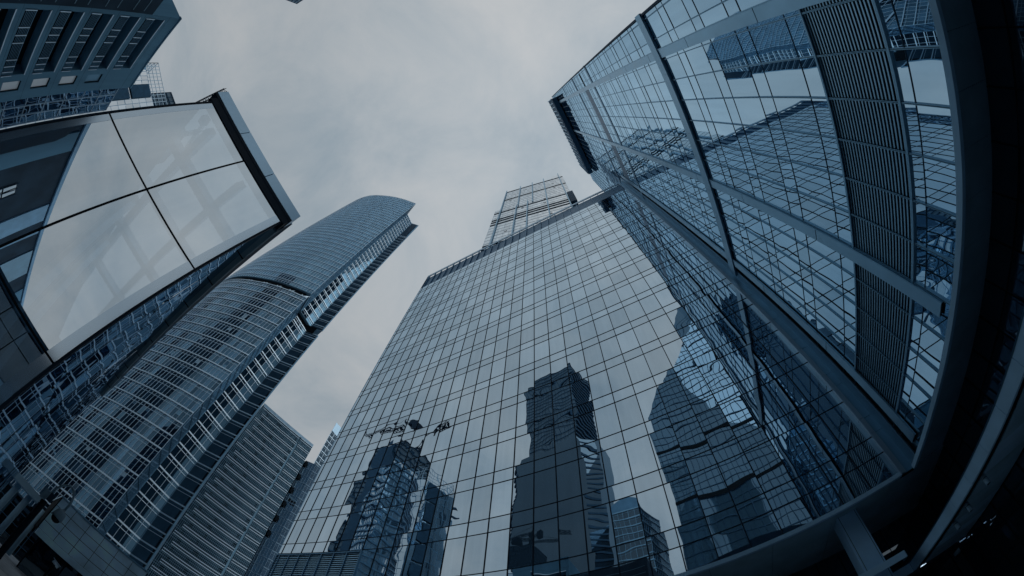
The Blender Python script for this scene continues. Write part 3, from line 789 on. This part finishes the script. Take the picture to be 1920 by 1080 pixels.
# ================================================================== CURVED SKYSCRAPER (left centre)
ct = thing('curved_skyscraper', (-96, 12, 0), 'tall blue skyscraper with a bowed white-lined front and a dark joint at mid height', 'building')
pts = [Vector(p) for p in ((-119.3, -9.6), (-112.0, -8.6), (-105.6, -6.3), (-99.3, -2.4), (-93.5, 2.0), (-88.5, 6.8), (-84.15, 11.9))]
# smooth resampling of the bowed front
def catmull(P, n):
    P = [P[0] * 2 - P[1]] + P + [P[-1] * 2 - P[-2]]; o = []
    for i in range(1, len(P) - 2):
        for j in range(n):
            t = j / n
            o.append(0.5 * ((2 * P[i]) + (P[i + 1] - P[i - 1]) * t + (2 * P[i - 1] - 5 * P[i] + 4 * P[i + 1] - P[i + 2]) * t * t + (-P[i - 1] + 3 * P[i] - 3 * P[i + 1] + P[i + 2]) * t ** 3))
    o.append(P[-2]); return o
dense = catmull([Vector((-126.5, -9.4))] + pts, 20)
acc = [0]
for a, b in zip(dense, dense[1:]): acc.append(acc[-1] + (b - a).length)
def at_len(s):
    for i in range(len(acc) - 1):
        if acc[i + 1] >= s: t = (s - acc[i]) / (acc[i + 1] - acc[i]); return dense[i].lerp(dense[i + 1], t)
    return dense[-1]
NU = 46
arc = [at_len(acc[-1] * i / NU) for i in range(NU + 1)]
G1, G2, G3 = Vector((-92.4, 14.85)), Vector((-93.2, 21.2)), Vector((-90.1, 24.35))
FT = 0.0436 * 85
ZJ0, ZJ1, ZTOP = 1.6 + 95.4, 1.6 + 98.6, 1.6 + 222.5
def floors(z0, z1, ref=1.6 + 0.4433 * 85):
    k = math.ceil((z0 - ref) / FT + 0.05); o = []
    while ref + k * FT < z1 - 0.3: o.append(ref + k * FT); k += 1
    return o
quA, quB, quC = [], [], []
hbw, hbt, vbw = B(), B(), B()
def nrm2(a, b): d = (b - a).normalized(); return Vector((d.y, -d.x))
for z0, z1 in ((3.0, ZJ0), (ZJ1, ZTOP)):
    fz = [z0] + floors(z0, z1) + [z1]
    for c, d in zip(fz, fz[1:]):
        for a, b in zip(arc, arc[1:]): (quA if c > ZJ0 else quB).append([(a.x, a.y, c), (b.x, b.y, c), (b.x, b.y, d), (a.x, a.y, d)])
    for z in fz[1:]:
        hbw = B()
        for a, b in zip(arc, arc[1:]):
            o = nrm2(a, b) * 0.16
            hbw.bar((a.x + o.x, a.y + o.y, z), (b.x + o.x, b.y + o.y, z), 0.08, 0.34 if z < ZJ0 + 1 else 0.20)
            o = nrm2(a, b) * 0.04
            hbt.bar((a.x + o.x, a.y + o.y, z - 0.95), (b.x + o.x, b.y + o.y, z - 0.95), 0.05, 0.12)
        hbw.build('floor_band', M['white'], ct)
    for i, a in enumerate(arc):
        b = arc[min(i + 1, NU)]; a0 = arc[max(i - 1, 0)]; o = nrm2(a0, b) * 0.05
        vbw.bar((a.x + o.x, a.y + o.y, z0), (a.x + o.x, a.y + o.y, z1), 0.09, 0.11, up=(1, 0, 0))
panes(ct, 'front_pane', quB, M['glassT_dim'], tilt=0.10, n=60, uvs=False)
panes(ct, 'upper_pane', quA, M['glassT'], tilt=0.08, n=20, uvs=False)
for _ in range(46):
    i_ = random.randrange(14, NU - 1); a, b = arc[i_], arc[i_ + 1]; o = nrm2(a, b) * 0.012
    zf = 1.6 + 0.4433 * 85 + random.randrange(-8, 15) * FT; hh = random.choice((0.8, 1.3, 2.2))
    B().quad((a.x + o.x, a.y + o.y, zf - 1.05 - hh), (b.x + o.x, b.y + o.y, zf - 1.05 - hh), (b.x + o.x, b.y + o.y, zf - 1.05), (a.x + o.x, a.y + o.y, zf - 1.05)).build('roller_blind', random.choice((M['blue_m'], M['steel_l'], M['blue_b'], M['blue_b'])), ct)
hbt.build('sill_line', M['white_d'], ct); vbw.build('front_mullion', M['white'], ct)
# grooved end: fire-stair screen, glazed face, dark face
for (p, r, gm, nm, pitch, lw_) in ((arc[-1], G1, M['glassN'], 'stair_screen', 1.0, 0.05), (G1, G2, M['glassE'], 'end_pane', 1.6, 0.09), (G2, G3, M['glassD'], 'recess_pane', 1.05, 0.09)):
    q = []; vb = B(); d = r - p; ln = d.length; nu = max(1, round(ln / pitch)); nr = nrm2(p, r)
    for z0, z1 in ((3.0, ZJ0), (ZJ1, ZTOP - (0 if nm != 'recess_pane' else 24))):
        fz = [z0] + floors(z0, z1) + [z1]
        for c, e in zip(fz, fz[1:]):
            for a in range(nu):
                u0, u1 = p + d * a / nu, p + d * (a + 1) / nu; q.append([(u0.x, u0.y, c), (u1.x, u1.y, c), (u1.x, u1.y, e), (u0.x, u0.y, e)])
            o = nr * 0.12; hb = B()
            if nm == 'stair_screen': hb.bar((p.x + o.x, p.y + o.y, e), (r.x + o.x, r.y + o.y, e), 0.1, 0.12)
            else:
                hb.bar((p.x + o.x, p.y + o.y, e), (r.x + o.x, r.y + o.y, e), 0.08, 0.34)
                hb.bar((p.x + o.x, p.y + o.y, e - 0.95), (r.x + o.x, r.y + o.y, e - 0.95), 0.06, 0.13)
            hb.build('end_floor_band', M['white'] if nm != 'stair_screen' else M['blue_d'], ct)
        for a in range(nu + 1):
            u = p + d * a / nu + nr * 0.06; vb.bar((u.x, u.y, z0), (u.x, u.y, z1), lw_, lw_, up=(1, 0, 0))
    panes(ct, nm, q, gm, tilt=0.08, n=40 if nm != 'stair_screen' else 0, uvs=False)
    vb.build('end_mullion', M['white'] if nm != 'stair_screen' else M['blue'], ct)
for P_ in (G1, G2, G3):
    B().bar((P_.x, P_.y, 3), (P_.x, P_.y, ZJ0), 0.35, 0.35, up=(1, 0, 0)).build('corner_post', M['blue'], ct)
    B().bar((P_.x, P_.y, ZJ1), (P_.x, P_.y, ZTOP), 0.35, 0.35, up=(1, 0, 0)).build('corner_post', M['blue'], ct)
# upper end of the recess is glazed over
q = []
z = ZTOP - 24
while z < ZTOP - 0.5:
    q.append([(G2.x, G2.y, z), (G3.x, G3.y, z), (G3.x, G3.y, z + 2.4), (G2.x, G2.y, z + 2.4)]); z += 2.4
panes(ct, 'crown_pane', q, M['glassT'], tilt=0.2, n=8, uvs=False)
# far flank and body
rear = [G3, Vector((-104, 26.6)), Vector((-128, 25)), Vector((-131, -6)), Vector((-126.5, -9.3))]
body = [(p.x, p.y) for p in (arc[::2] + [arc[-1]] if NU % 2 else arc[::2])] + [(G1.x, G1.y), (G2.x, G2.y)] + [(p.x, p.y) for p in rear]
cen = Vector((sum(p[0] for p in body) / len(body), sum(p[1] for p in body) / len(body)))
shr = lambda s: [tuple(cen + (Vector(p) - cen) * s) for p in body][::-1]
B().prism(shr(0.975), 1.0, ZJ0 - 0.02).build('lower_core', M['blue_d'], ct)
B().prism(shr(0.93), ZJ0 - 0.01, ZJ1 + 0.01).build('joint_storey', M['black'], ct)
B().prism(shr(0.975), ZJ1 + 0.02, ZTOP - 0.3).build('upper_core', M['blue_d'], ct)
B().prism(shr(1.002), ZJ1 - 0.25, ZJ1 - 0.01).build('joint_soffit', M['soffit'], ct)
B().prism(shr(0.985), ZTOP - 0.29, ZTOP + 0.3).build('roof', M['blue'], ct)
for s in (0.26, 0.40, 0.53, 0.66, 0.77, 0.87, 0.965):
    a = at_len(acc[-1] * s); o = nrm2(at_len(acc[-1] * (s - 0.02)), at_len(acc[-1] * (s + 0.02)))
    t_ = (at_len(acc[-1] * (s + 0.01)) - at_len(acc[-1] * (s - 0.01))).normalized()
    for k in (-1, 1):
        e_ = a - o * 1.3 + t_ * 1.3 * k
        B().tube([(a.x - o.x * 0.2, a.y - o.y * 0.2, ZJ0 - 0.2), ((a.x + e_.x) / 2, (a.y + e_.y) / 2, ZJ0 + 1.4), (e_.x, e_.y, ZJ1)], [0.42, 0.30, 0.12], 12).build('raking_strut', M['white'], ct)

# ================================================================== OFFICE BLOCK BEHIND
ob = thing('office_block', (-146, 54, 0), 'dark gridded office block with paired white floor lines below the curved skyscraper', 'building')
F0, F1 = Vector((-1.4715, 0.4042)) * 99.6, Vector((-1.415, 0.6830)) * 99.6
ZB = 1.6 + 99.6; zz = 3.0; q = []; d = F1 - F0; nr = nrm2(F0, F1); NUB = 44; fl = 3.6
nzb = int((ZB - 3) / fl); M['glassO'] = glass('office_block_glass', (0.30, 0.48, 0.64), base=(0.012, 0.03, 0.05), r0=0.10, wave=0.003, scale=0.3, var=0.5)
hb = B(); vb = B(); hv = B(); op = B()
for j in range(nzb):
    c, e = ZB - (j + 1) * fl, ZB - j * fl
    for a in range(NUB):
        u0, u1 = F0 + d * a / NUB, F0 + d * (a + 1) / NUB; q.append([(u0.x, u0.y, c), (u1.x, u1.y, c), (u1.x, u1.y, e), (u0.x, u0.y, e)])
    g0 = 0.745 + 0.004 * ((j * 7) % 3)
    s0 = 0.02 + 0.05 * (j % 2)
    for f0, f1 in ((s0, g0), (g0 + 0.03, 1.0)):
        for dz, hh, oo in ((0.0, 0.26, 0.30), (-0.95, 0.24, 0.30)):
            p, r = F0 + d * f0 + nr * oo, F0 + d * f1 + nr * oo; hb.bar((p.x, p.y, e + dz - 0.4), (r.x, r.y, e + dz - 0.4), 0.08, hh)
    for dz in (-1.9, -2.7): p, r = F0 + nr * 0.06, F1 + nr * 0.06; vb.bar((p.x, p.y, e + dz), (r.x, r.y, e + dz), 0.08, 0.08)
    for f in ((0.10, 0.32, 0.71) if j % 2 else (0.12, 0.36, 0.70, 0.34)):
        p = F0 + d * (f + random.uniform(-.01, .01)) + nr * 0.07; r = p + d.normalized() * random.choice((0.7, 1.3)); B().bar((p.x, p.y, e - 2.6), (r.x, r.y, e - 2.6), 0.04, 1.1).build('open_window', M['black'], ob)
for a in range(NUB + 1):
    u = F0 + d * a / NUB + nr * 0.05; vb.bar((u.x, u.y, ZB - nzb * fl), (u.x, u.y, ZB), 0.075, 0.075, up=(1, 0, 0))
panes(ob, 'glass_pane', q, M['glassO'], tilt=0.15, n=100, uvs=False)
hb.build('floor_line', M['white'], ob); vb.build('mullion_grid', M['blue_m'], ob)
p, r = F0 + d * 0.747 + nr * 0.05, F0 + d * 0.775 + nr * 0.05
B().poly([(p.x, p.y, 3), (r.x, r.y, 3), (r.x, r.y, ZB - 4), (p.x, p.y, ZB - 4)]).build('shaft_strip', M['soffit'], ob)
bb = [tuple(F0 - nr * 0.3), tuple(F1 - nr * 0.3), tuple(F1 - nr * 25), tuple(F0 - nr * 25)]
B().prism(bb[::-1], 0.1, ZB - 0.02).build('wall', M['blue_d'], ob)
p, r = F0 + nr * 0.1, F1 + nr * 0.1
B().bar((p.x, p.y, ZB + 0.5), (r.x, r.y, ZB + 0.5), 0.12, 1.3).build('roof_screen', M['steel_l'], ob)
# lower glass wing and slim stair tower further right
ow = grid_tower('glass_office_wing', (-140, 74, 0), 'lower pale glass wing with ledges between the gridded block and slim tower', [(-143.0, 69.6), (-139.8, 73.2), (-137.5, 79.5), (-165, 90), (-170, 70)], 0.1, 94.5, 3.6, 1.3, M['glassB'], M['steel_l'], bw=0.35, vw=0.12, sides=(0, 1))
for k in range(6):
    B().box(-143.2, -141.4, 69.0, 70.2, 94 - k * 7.2 - 2.6, 94 - k * 7.2 - 0.3).build('dark_recess', M['black'], ow)
sr = Vector((math.sin(math.radians(-62.75)), math.cos(math.radians(-62.75)))) * 200
sr2 = Vector((math.sin(math.radians(-60.8)), math.cos(math.radians(-60.8)))) * 204
ss = grid_tower('slim_tower', (sr.x, sr.y, 0), 'slim dark glass tower edge with pale rooftop screen at the mirrored front corner', [tuple(sr), tuple(sr2), (-180, 112), (-190, 108)], 0.1, 146, 4.0, 2.4, M['glassN'], M['white_d'], bw=0.4, vw=0.16, sides=(0,))
B().bar((sr.x + 0.3, sr.y, 149.5), (sr2.x, sr2.y, 149.5), 0.2, 7).build('roof_screen', M['steel_l'], ss)

# ================================================================== TOWERS BEHIND THE CAMERA, SEEN AS REFLECTIONS
grid_tower('dark_stepped_skyscraper', (-100, -230, 0), 'dark stepped skyscraper mirrored in the middle of the front, tip at the top edge', [(-133, -213), (-76, -206), (-70, -240), (-118, -262)][::-1], 0.1, 346, 5.0, 3.0, M['glassN'], M['blue_d'], bw=0.5, vw=0.2, tilt=0.05, sides=None)
o_ = bpy.data.objects['dark_stepped_skyscraper']
B().prism([(-144, -217), (-140, -211.5), (-76, -205.3), (-66, -213), (-64, -250), (-120, -266)][::-1], 0.1, 241).build('lower_shoulder', M['glassN'], o_)
for z in range(6, 340, 5):
    B().bar((-75.4, -206.2, z), (-69.6, -240, z), 0.6, 1.6).build('spandrel', M['blue_d'], o_)
    if z < 241: B().bar((-144.2, -216.8, z), (-140, -211.3, z), 0.5, 1.4).build('spandrel', M['blue_d'], o_); B().bar((-76, -205.1, z), (-66, -212.8, z), 0.5, 1.4).build('spandrel', M['blue_d'], o_)
grid_tower('arch_topped_tower', (-32, -122, 0), 'dark banded tower with an arched top mirrored beside the stepped skyscraper', [(-38.5, -120), (-24.0, -120), (-20, -140), (-40, -140)][::-1], 0.1, 100, 4.0, 2.0, M['glassN'], M['steel'], bw=0.5, vw=0.12, sides=None)
o_ = bpy.data.objects['arch_topped_tower']
ar = B()
for i in range(12):
    x0, x1 = -38.5 + 14.5 * i / 12, -38.5 + 14.5 * (i + 1) / 12
    h0, h1 = [6 * math.sin(math.pi * (0.15 + 0.7 * t)) for t in (i / 12, (i + 1) / 12)]
    ar.poly([(x0, -120.1, 100), (x1, -120.1, 100), (x1, -120.1, 100 + h1), (x0, -120.1, 100 + h0)])
    ar.poly([(x0, -120.1, 100 + h0), (x1, -120.1, 100 + h1), (x1, -135, 100 + h1), (x0, -135, 100 + h0)])
ar.build('arched_crown', M['blue'], o_)
# big sail-shaped tower
sl = thing('sail_tower', (20, -122, 0), 'broad latticed tower with a rounded shoulder mirrored beside the skyscraper reflection', 'building')
prof = [(-9.5, 3), (-10.2, 120), (-9.3, 150), (2, 171), (14.5, 182), (30, 205), (48, 222), (75, 232), (75, 3)]
f = B(); n_ = len(prof)
f.poly([(x, -120, z) for x, z in prof]); f.poly([(x, -150, z) for x, z in prof][::-1])
for (a, b) in zip(prof, prof[1:] + prof[:1]): f.quad((a[0], -120, a[1]), (b[0], -120, b[1]), (b[0], -150, b[1]), (a[0], -150, a[1]))
f.build('glass_shell', M['glassS'], sl)
def ztop(x):
    for (a, b) in zip(prof[1:], prof[2:]):
        if a[0] <= x <= b[0] and b[0] > a[0]: return a[1] + (b[1] - a[1]) * (x - a[0]) / (b[0] - a[0])
    return 120
g = B(); x = -9
while x < 75: g.bar((x, -119.9, 3), (x, -119.9, ztop(x)), 0.22, 0.22, up=(1, 0, 0)); x += 2.6
z = 8
while z < 230:
    xl = -10
    while ztop(xl) < z and xl < 75: xl += 0.5
    if xl < 74: g.bar((xl, -119.9, z), (75, -119.9, z), 0.25, 0.3)
    z += 4
g.build('lattice', M['blue_d'], sl)
jb = B()
for z in (92, 122): jb.box(-10.2, 75, -119.85, -119.6, z, z + 1.6)
jb.build('dark_storey', M['black'], sl)
sm = thing('round_glass_tower', (58, -165, 0), 'smooth round pale blue tower mirrored between the sail tower and the skyscraper', 'building')
f = B(); nseg = 48
rp = [(58 + 22 * math.cos(2 * math.pi * i / nseg), -165 + 16 * math.sin(2 * math.pi * i / nseg)) for i in range(nseg)]
i0 = 0
for i in range(nseg):
    a, b = rp[i], rp[(i + 1) % nseg]; f.quad((a[0], a[1], 3), (b[0], b[1], 3), (b[0], b[1], 300 + (b[0] - 58) * 1.2), (a[0], a[1], 300 + (a[0] - 58) * 1.2))
f.build('glass_shell', M['glassS'], sm)
g = B(); z = 8
while z < 270:
    for i in range(nseg // 2 + 1): a, b = rp[i], rp[i + 1]; g.bar((a[0], a[1] + 0.1, z), (b[0], b[1] + 0.1, z), 0.3, 0.3)
    z += 5
g.build('floor_rib', M['blue'], sm)
# dark pair on the left of the reflection, with cranes
grid_tower('dark_slim_tower', (-200, -115, 0), 'dark slim unfinished tower with cranes mirrored in the glass front', [(-214, -110), (-182, -110), (-178, -140), (-212, -140)][::-1], 0.1, 193, 4.2, 3.5, M['glassN'], M['blue_d'], bw=0.6, vw=0.3, tilt=0.3)
o_ = bpy.data.objects['dark_slim_tower']
B().box(-206, -190, -109.9, -109, 20, 193).build('core_shaft', M['blue_d'], o_)
grid_tower('pale_ribbed_tower', (-160, -95, 0), 'pale ribbed tower beside the dark slim one in the mirrored view', [(-176, -92), (-158, -88), (-154, -108), (-172, -112)][::-1], 0.1, 150, 4.2, 2.0, M['glassB'], M['blue'], bw=0.9, vw=0.3, tilt=0.3)
def crane(x, y, z, ang, label):
    c = thing('tower_crane', (x, y, z), label, 'crane', 'tower cranes on the unfinished tower')
    d = Vector((math.cos(ang), math.sin(ang), 0)); p = Vector((x, y, z))
    def lattice(a, b, w_):
        m = B(); a, b = Vector(a), Vector(b); dn = (b - a).normalized(); s = dn.cross(Vector((0, 0, 1))); s = s.normalized() if s.length > 0.1 else Vector((1, 0, 0)); u = s.cross(dn)
        cs = [s * w_ + u * w_, -s * w_ + u * w_, -s * w_ - u * w_, s * w_ - u * w_]
        for k in cs: m.bar(a + k, b + k, 0.35, 0.35)
        nn_ = int((b - a).length / (2.5 * w_))
        for i in range(nn_):
            for k in range(4): m.bar(a.lerp(b, i / nn_) + cs[k], a.lerp(b, (i + 1) / nn_) + cs[(k + 1) % 4], 0.22, 0.22)
        return m
    lattice(p, p + Vector((0, 0, 26)), 1.1).build('mast', M['navy'], c)
    lattice(p + Vector((0, 0, 26)) - d * 12, p + Vector((0, 0, 26)) + d * 42, 1.0).build('jib', M['navy'], c)
    q_ = p + Vector((0, 0, 24)) - d * 12
    B().obox(q_, d * 3, Vector((-d.y, d.x, 0)) * 2.5, (0, 0, 3)).build('counterweight', M['navy'], c)
    m = B(); t_ = p + Vector((0, 0, 34)); m.bar(p + Vector((0, 0, 26)), t_, 0.6, 0.6); m.bar(t_, p + Vector((0, 0, 27)) + d * 30, 0.18, 0.18); m.bar(t_, p + Vector((0, 0, 27)) - d * 11, 0.18, 0.18)
    m.build('tie_rod', M['navy'], c)
    B().box(x - 1.5, x + 1.5, y - 1.5, y + 1.5, z + 22, z + 25).build('cab', M['navy'], c)
crane(-196, -118, 193, math.radians(175), 'higher dark tower crane mirrored above the unfinished tower')
crane(-186, -130, 178, math.radians(20), 'lower crane mirrored against the unfinished tower roof')
# dark block whose mirror image fills the left panes of the pavilion
db = thing('dark_office_slab', (60, -31, 0), 'long dark office slab whose image darkens some panes of the pavilion', 'building')
B().box(24, 130, -55, -30.5, 0.1, 31.4).build('wall', M['conc_d'], db)
B().box(24, 130, -30.49, -30.2, 31.2, 31.9).build('roof_edge', M['fascia'], db)
for x0, x1, mt_ in ((30.6, 34.4, 'conc'), (47, 51.6, 'fascia'), (54.3, 56, 'fascia'), (62, 71, 'steel'), (78, 84, 'conc'), (92, 120, 'conc')):
    B().box(x0, x1, -30.49, -30.3, 2, 30.8).build('wall_strip', M[mt_], db)
z = 3.0
while z < 24:
    B().quad((38.6, -30.4, z), (40.8, -30.4, z), (40.8, -30.45, z + 1.9), (38.6, -30.45, z + 1.9)).build('window', M['glassB'], db); z += 2.1
db_b = B()
for x in (38.5, 39.7, 40.9): db_b.box(x - 0.05, x + 0.05, -30.39, -30.3, 2.9, 24.1)
db_b.build('window_frame', M['blue_d'], db)

# low vaulted hall mirrored at the foot of the front
vh = thing('vaulted_hall', (6, -32, 0), 'low dark vaulted hall mirrored along the foot of the glass front', 'building')
v = B(); v.box(-10, 22, -40, -24, 0.1, 22); v.build('wall', M['blue_d'], vh)
v = B()
for i in range(14):
    a0, a1 = math.pi * i / 14, math.pi * (i + 1) / 14
    x0, x1 = 6 - 16 * math.cos(a0), 6 - 16 * math.cos(a1); h0, h1 = 22 + 5 * math.sin(a0), 22 + 5 * math.sin(a1)
    v.quad((x0, -24, h0), (x1, -24, h1), (x1, -40, h1), (x0, -40, h0)); v.poly([(x0, -24, 22), (x1, -24, 22), (x1, -24, h1), (x0, -24, h0)])
v.build('vault', M['blue_d'], vh)

# ================================================================== STREET LEVEL, LOWER LEFT
kx = -30.0
pod = thing('tiled_gatehouse', (kx - 3, 5, 0), 'small gatehouse clad in large pale stone tiles with a dark shopfront below', 'building')
ty = [1.55 + 1.14 * i for i in range(7)]
tz = [1.6 + 1.15 + 0.585 * i for i in range(5)]
for a, b in zip(ty, ty[1:]):
    for c, d in zip(tz, tz[1:]):
        B().box(kx - 0.06, kx, a + 0.017, b - 0.017, c + 0.017, d - 0.017).build('stone_tile', M['stone'], pod)
B().box(kx - 6, kx - 0.061, 1.5, 8.42, 2.76, tz[-1] - 0.01).build('wall', M['black'], pod)
B().box(kx - 6.1, kx + 0.04, 1.45, 8.5, tz[-1], tz[-1] + 0.10).build('coping', M['steel'], pod)
B().box(kx - 0.4, kx + 0.05, 1.6, 8.45, 2.35, 2.75).build('lintel', M['stone'], pod, bevel=0.01)
B().quad((kx - 0.3, 2.0, 0.12), (kx - 0.3, 8.3, 0.12), (kx - 0.3, 8.3, 2.35), (kx - 0.3, 2.0, 2.35)).build('shop_window', M['glassG'], pod)
for y in (2.0, 4.1, 6.2, 8.3): B().box(kx - 0.32, kx - 0.24, y - 0.04, y + 0.04, 0.12, 2.35).build('window_post', M['black'], pod)
# colonnade further left
cn = thing('street_colonnade', (-35, -0.5, 0), 'low colonnade with a pale beam on round grey columns by the pavilion', 'colonnade')
B().box(-35.2, -34.0, -2.9, 0.75, 1.6 + 2.40, 1.6 + 2.90).build('beam', M['cream'], cn, bevel=0.01)
for y in (-2.1, -0.9, 0.12, 1.35):
    B().tube([(-34.6, y, 0.1), (-34.6, y, 4.0)], 0.22, 20).build('column', M['cream'], cn)
B().box(-40, -39.8, -8, 3, 0.1, 3.9).build('rear_wall', M['glassG'], cn)
cg = B()
for i in range(12): cg.box(-39.79, -39.72, -8 + i, -7.95 + i, 0.1, 3.9)
for z in (1.0, 1.9, 2.9): cg.box(-39.79, -39.73, -8, 3, z, z + 0.05)
cg.build('rear_frame', M['blue'], cn)

# street camera lamp on a pole
def azp(az, el, r):
    a = math.radians(az); return Vector((math.sin(a) * r, math.cos(a) * r, 1.6 + r * math.tan(math.radians(el))))
R_ = 14.0
pole = thing('camera_post', (*azp(-88.3, 0, R_)[:2], 0), 'dark post with a gooseneck arm carrying a hooded dome camera', 'camera post')
b0 = azp(-88.3, 0, R_)
B().tube([(b0.x, b0.y, 0.0), (b0.x, b0.y, azp(-88, 4.9, R_).z)], 0.095, 20).build('post', M['navy'], pole)
bz_ = azp(-88.5, 5.0, R_)
B().box(bz_.x - 0.10, bz_.x + 0.12, bz_.y - 0.16, bz_.y + 0.03, bz_.z - 0.05, bz_.z + 0.26).build('junction_box', M['lamp'], pole, bevel=0.01)
B().box(bz_.x - 0.08, bz_.x + 0.10, bz_.y + 0.035, bz_.y + 0.19, bz_.z + 0.02, bz_.z + 0.28).build('mounting_block', M['blue_d'], pole, bevel=0.01)
neck = [azp(a, e_, R_) for a, e_ in ((-88.35, 6.1), (-88.25, 6.9), (-87.9, 7.7), (-87.3, 8.25), (-86.7, 8.2), (-86.2, 7.6), (-85.95, 6.7), (-86.0, 5.7))]
nk = [(p.x, p.y, p.z) for p in neck]
B().tube(nk, 0.036, 14).build('gooseneck_arm', M['lamp'], pole)
hd = azp(-86.05, 5.55, R_); dr = Vector((0.05, -0.10, -1)).normalized()
hp = lambda t: (hd.x + dr.x * t, hd.y + dr.y * t, hd.z + dr.z * t)
hs = B().tube([hp(-0.05), hp(0.0), hp(0.03), hp(0.06), hp(0.26), hp(0.30)], [0.05, 0.06, 0.13, 0.155, 0.185, 0.18], 28).build('camera_housing', M['lamp'], pole)
B().tube([hp(0.28), hp(0.33), hp(0.38), hp(0.42), hp(0.435)], [0.145, 0.14, 0.115, 0.07, 0.01], 24).build('dome', M['lens'], hs)
# ring fitting on the gatehouse corner
# bullet security camera on top of a bracket
cc_ = thing('security_camera', tuple(azp(-83.3, 0.2, 12)), 'small white bullet security camera on a dark bracket at the bottom edge', 'camera')
c0 = azp(-83.6, 0.55, 12); c1 = azp(-82.75, 0.25, 12)
B().tube([tuple(c0), tuple(c1)], 0.045, 16).build('camera_body', M['white'], cc_)
s_ = B(); s_.bar(tuple(c0 + Vector((0, -0.03, 0.055))), tuple(c1 + Vector((0, 0.03, 0.055))), 0.13, 0.012); s_.build('sun_hood', M['white'], cc_)
c2_ = azp(-83.4, -1.2, 12)
s_ = B(); s_.tube([tuple((c0 + c1) / 2), tuple((c0 + c1) / 2 + Vector((0, -0.02, -0.12))), tuple(c2_), (c2_.x, c2_.y, 0.1)], 0.03, 10); s_.build('bracket', M['black'], cc_)
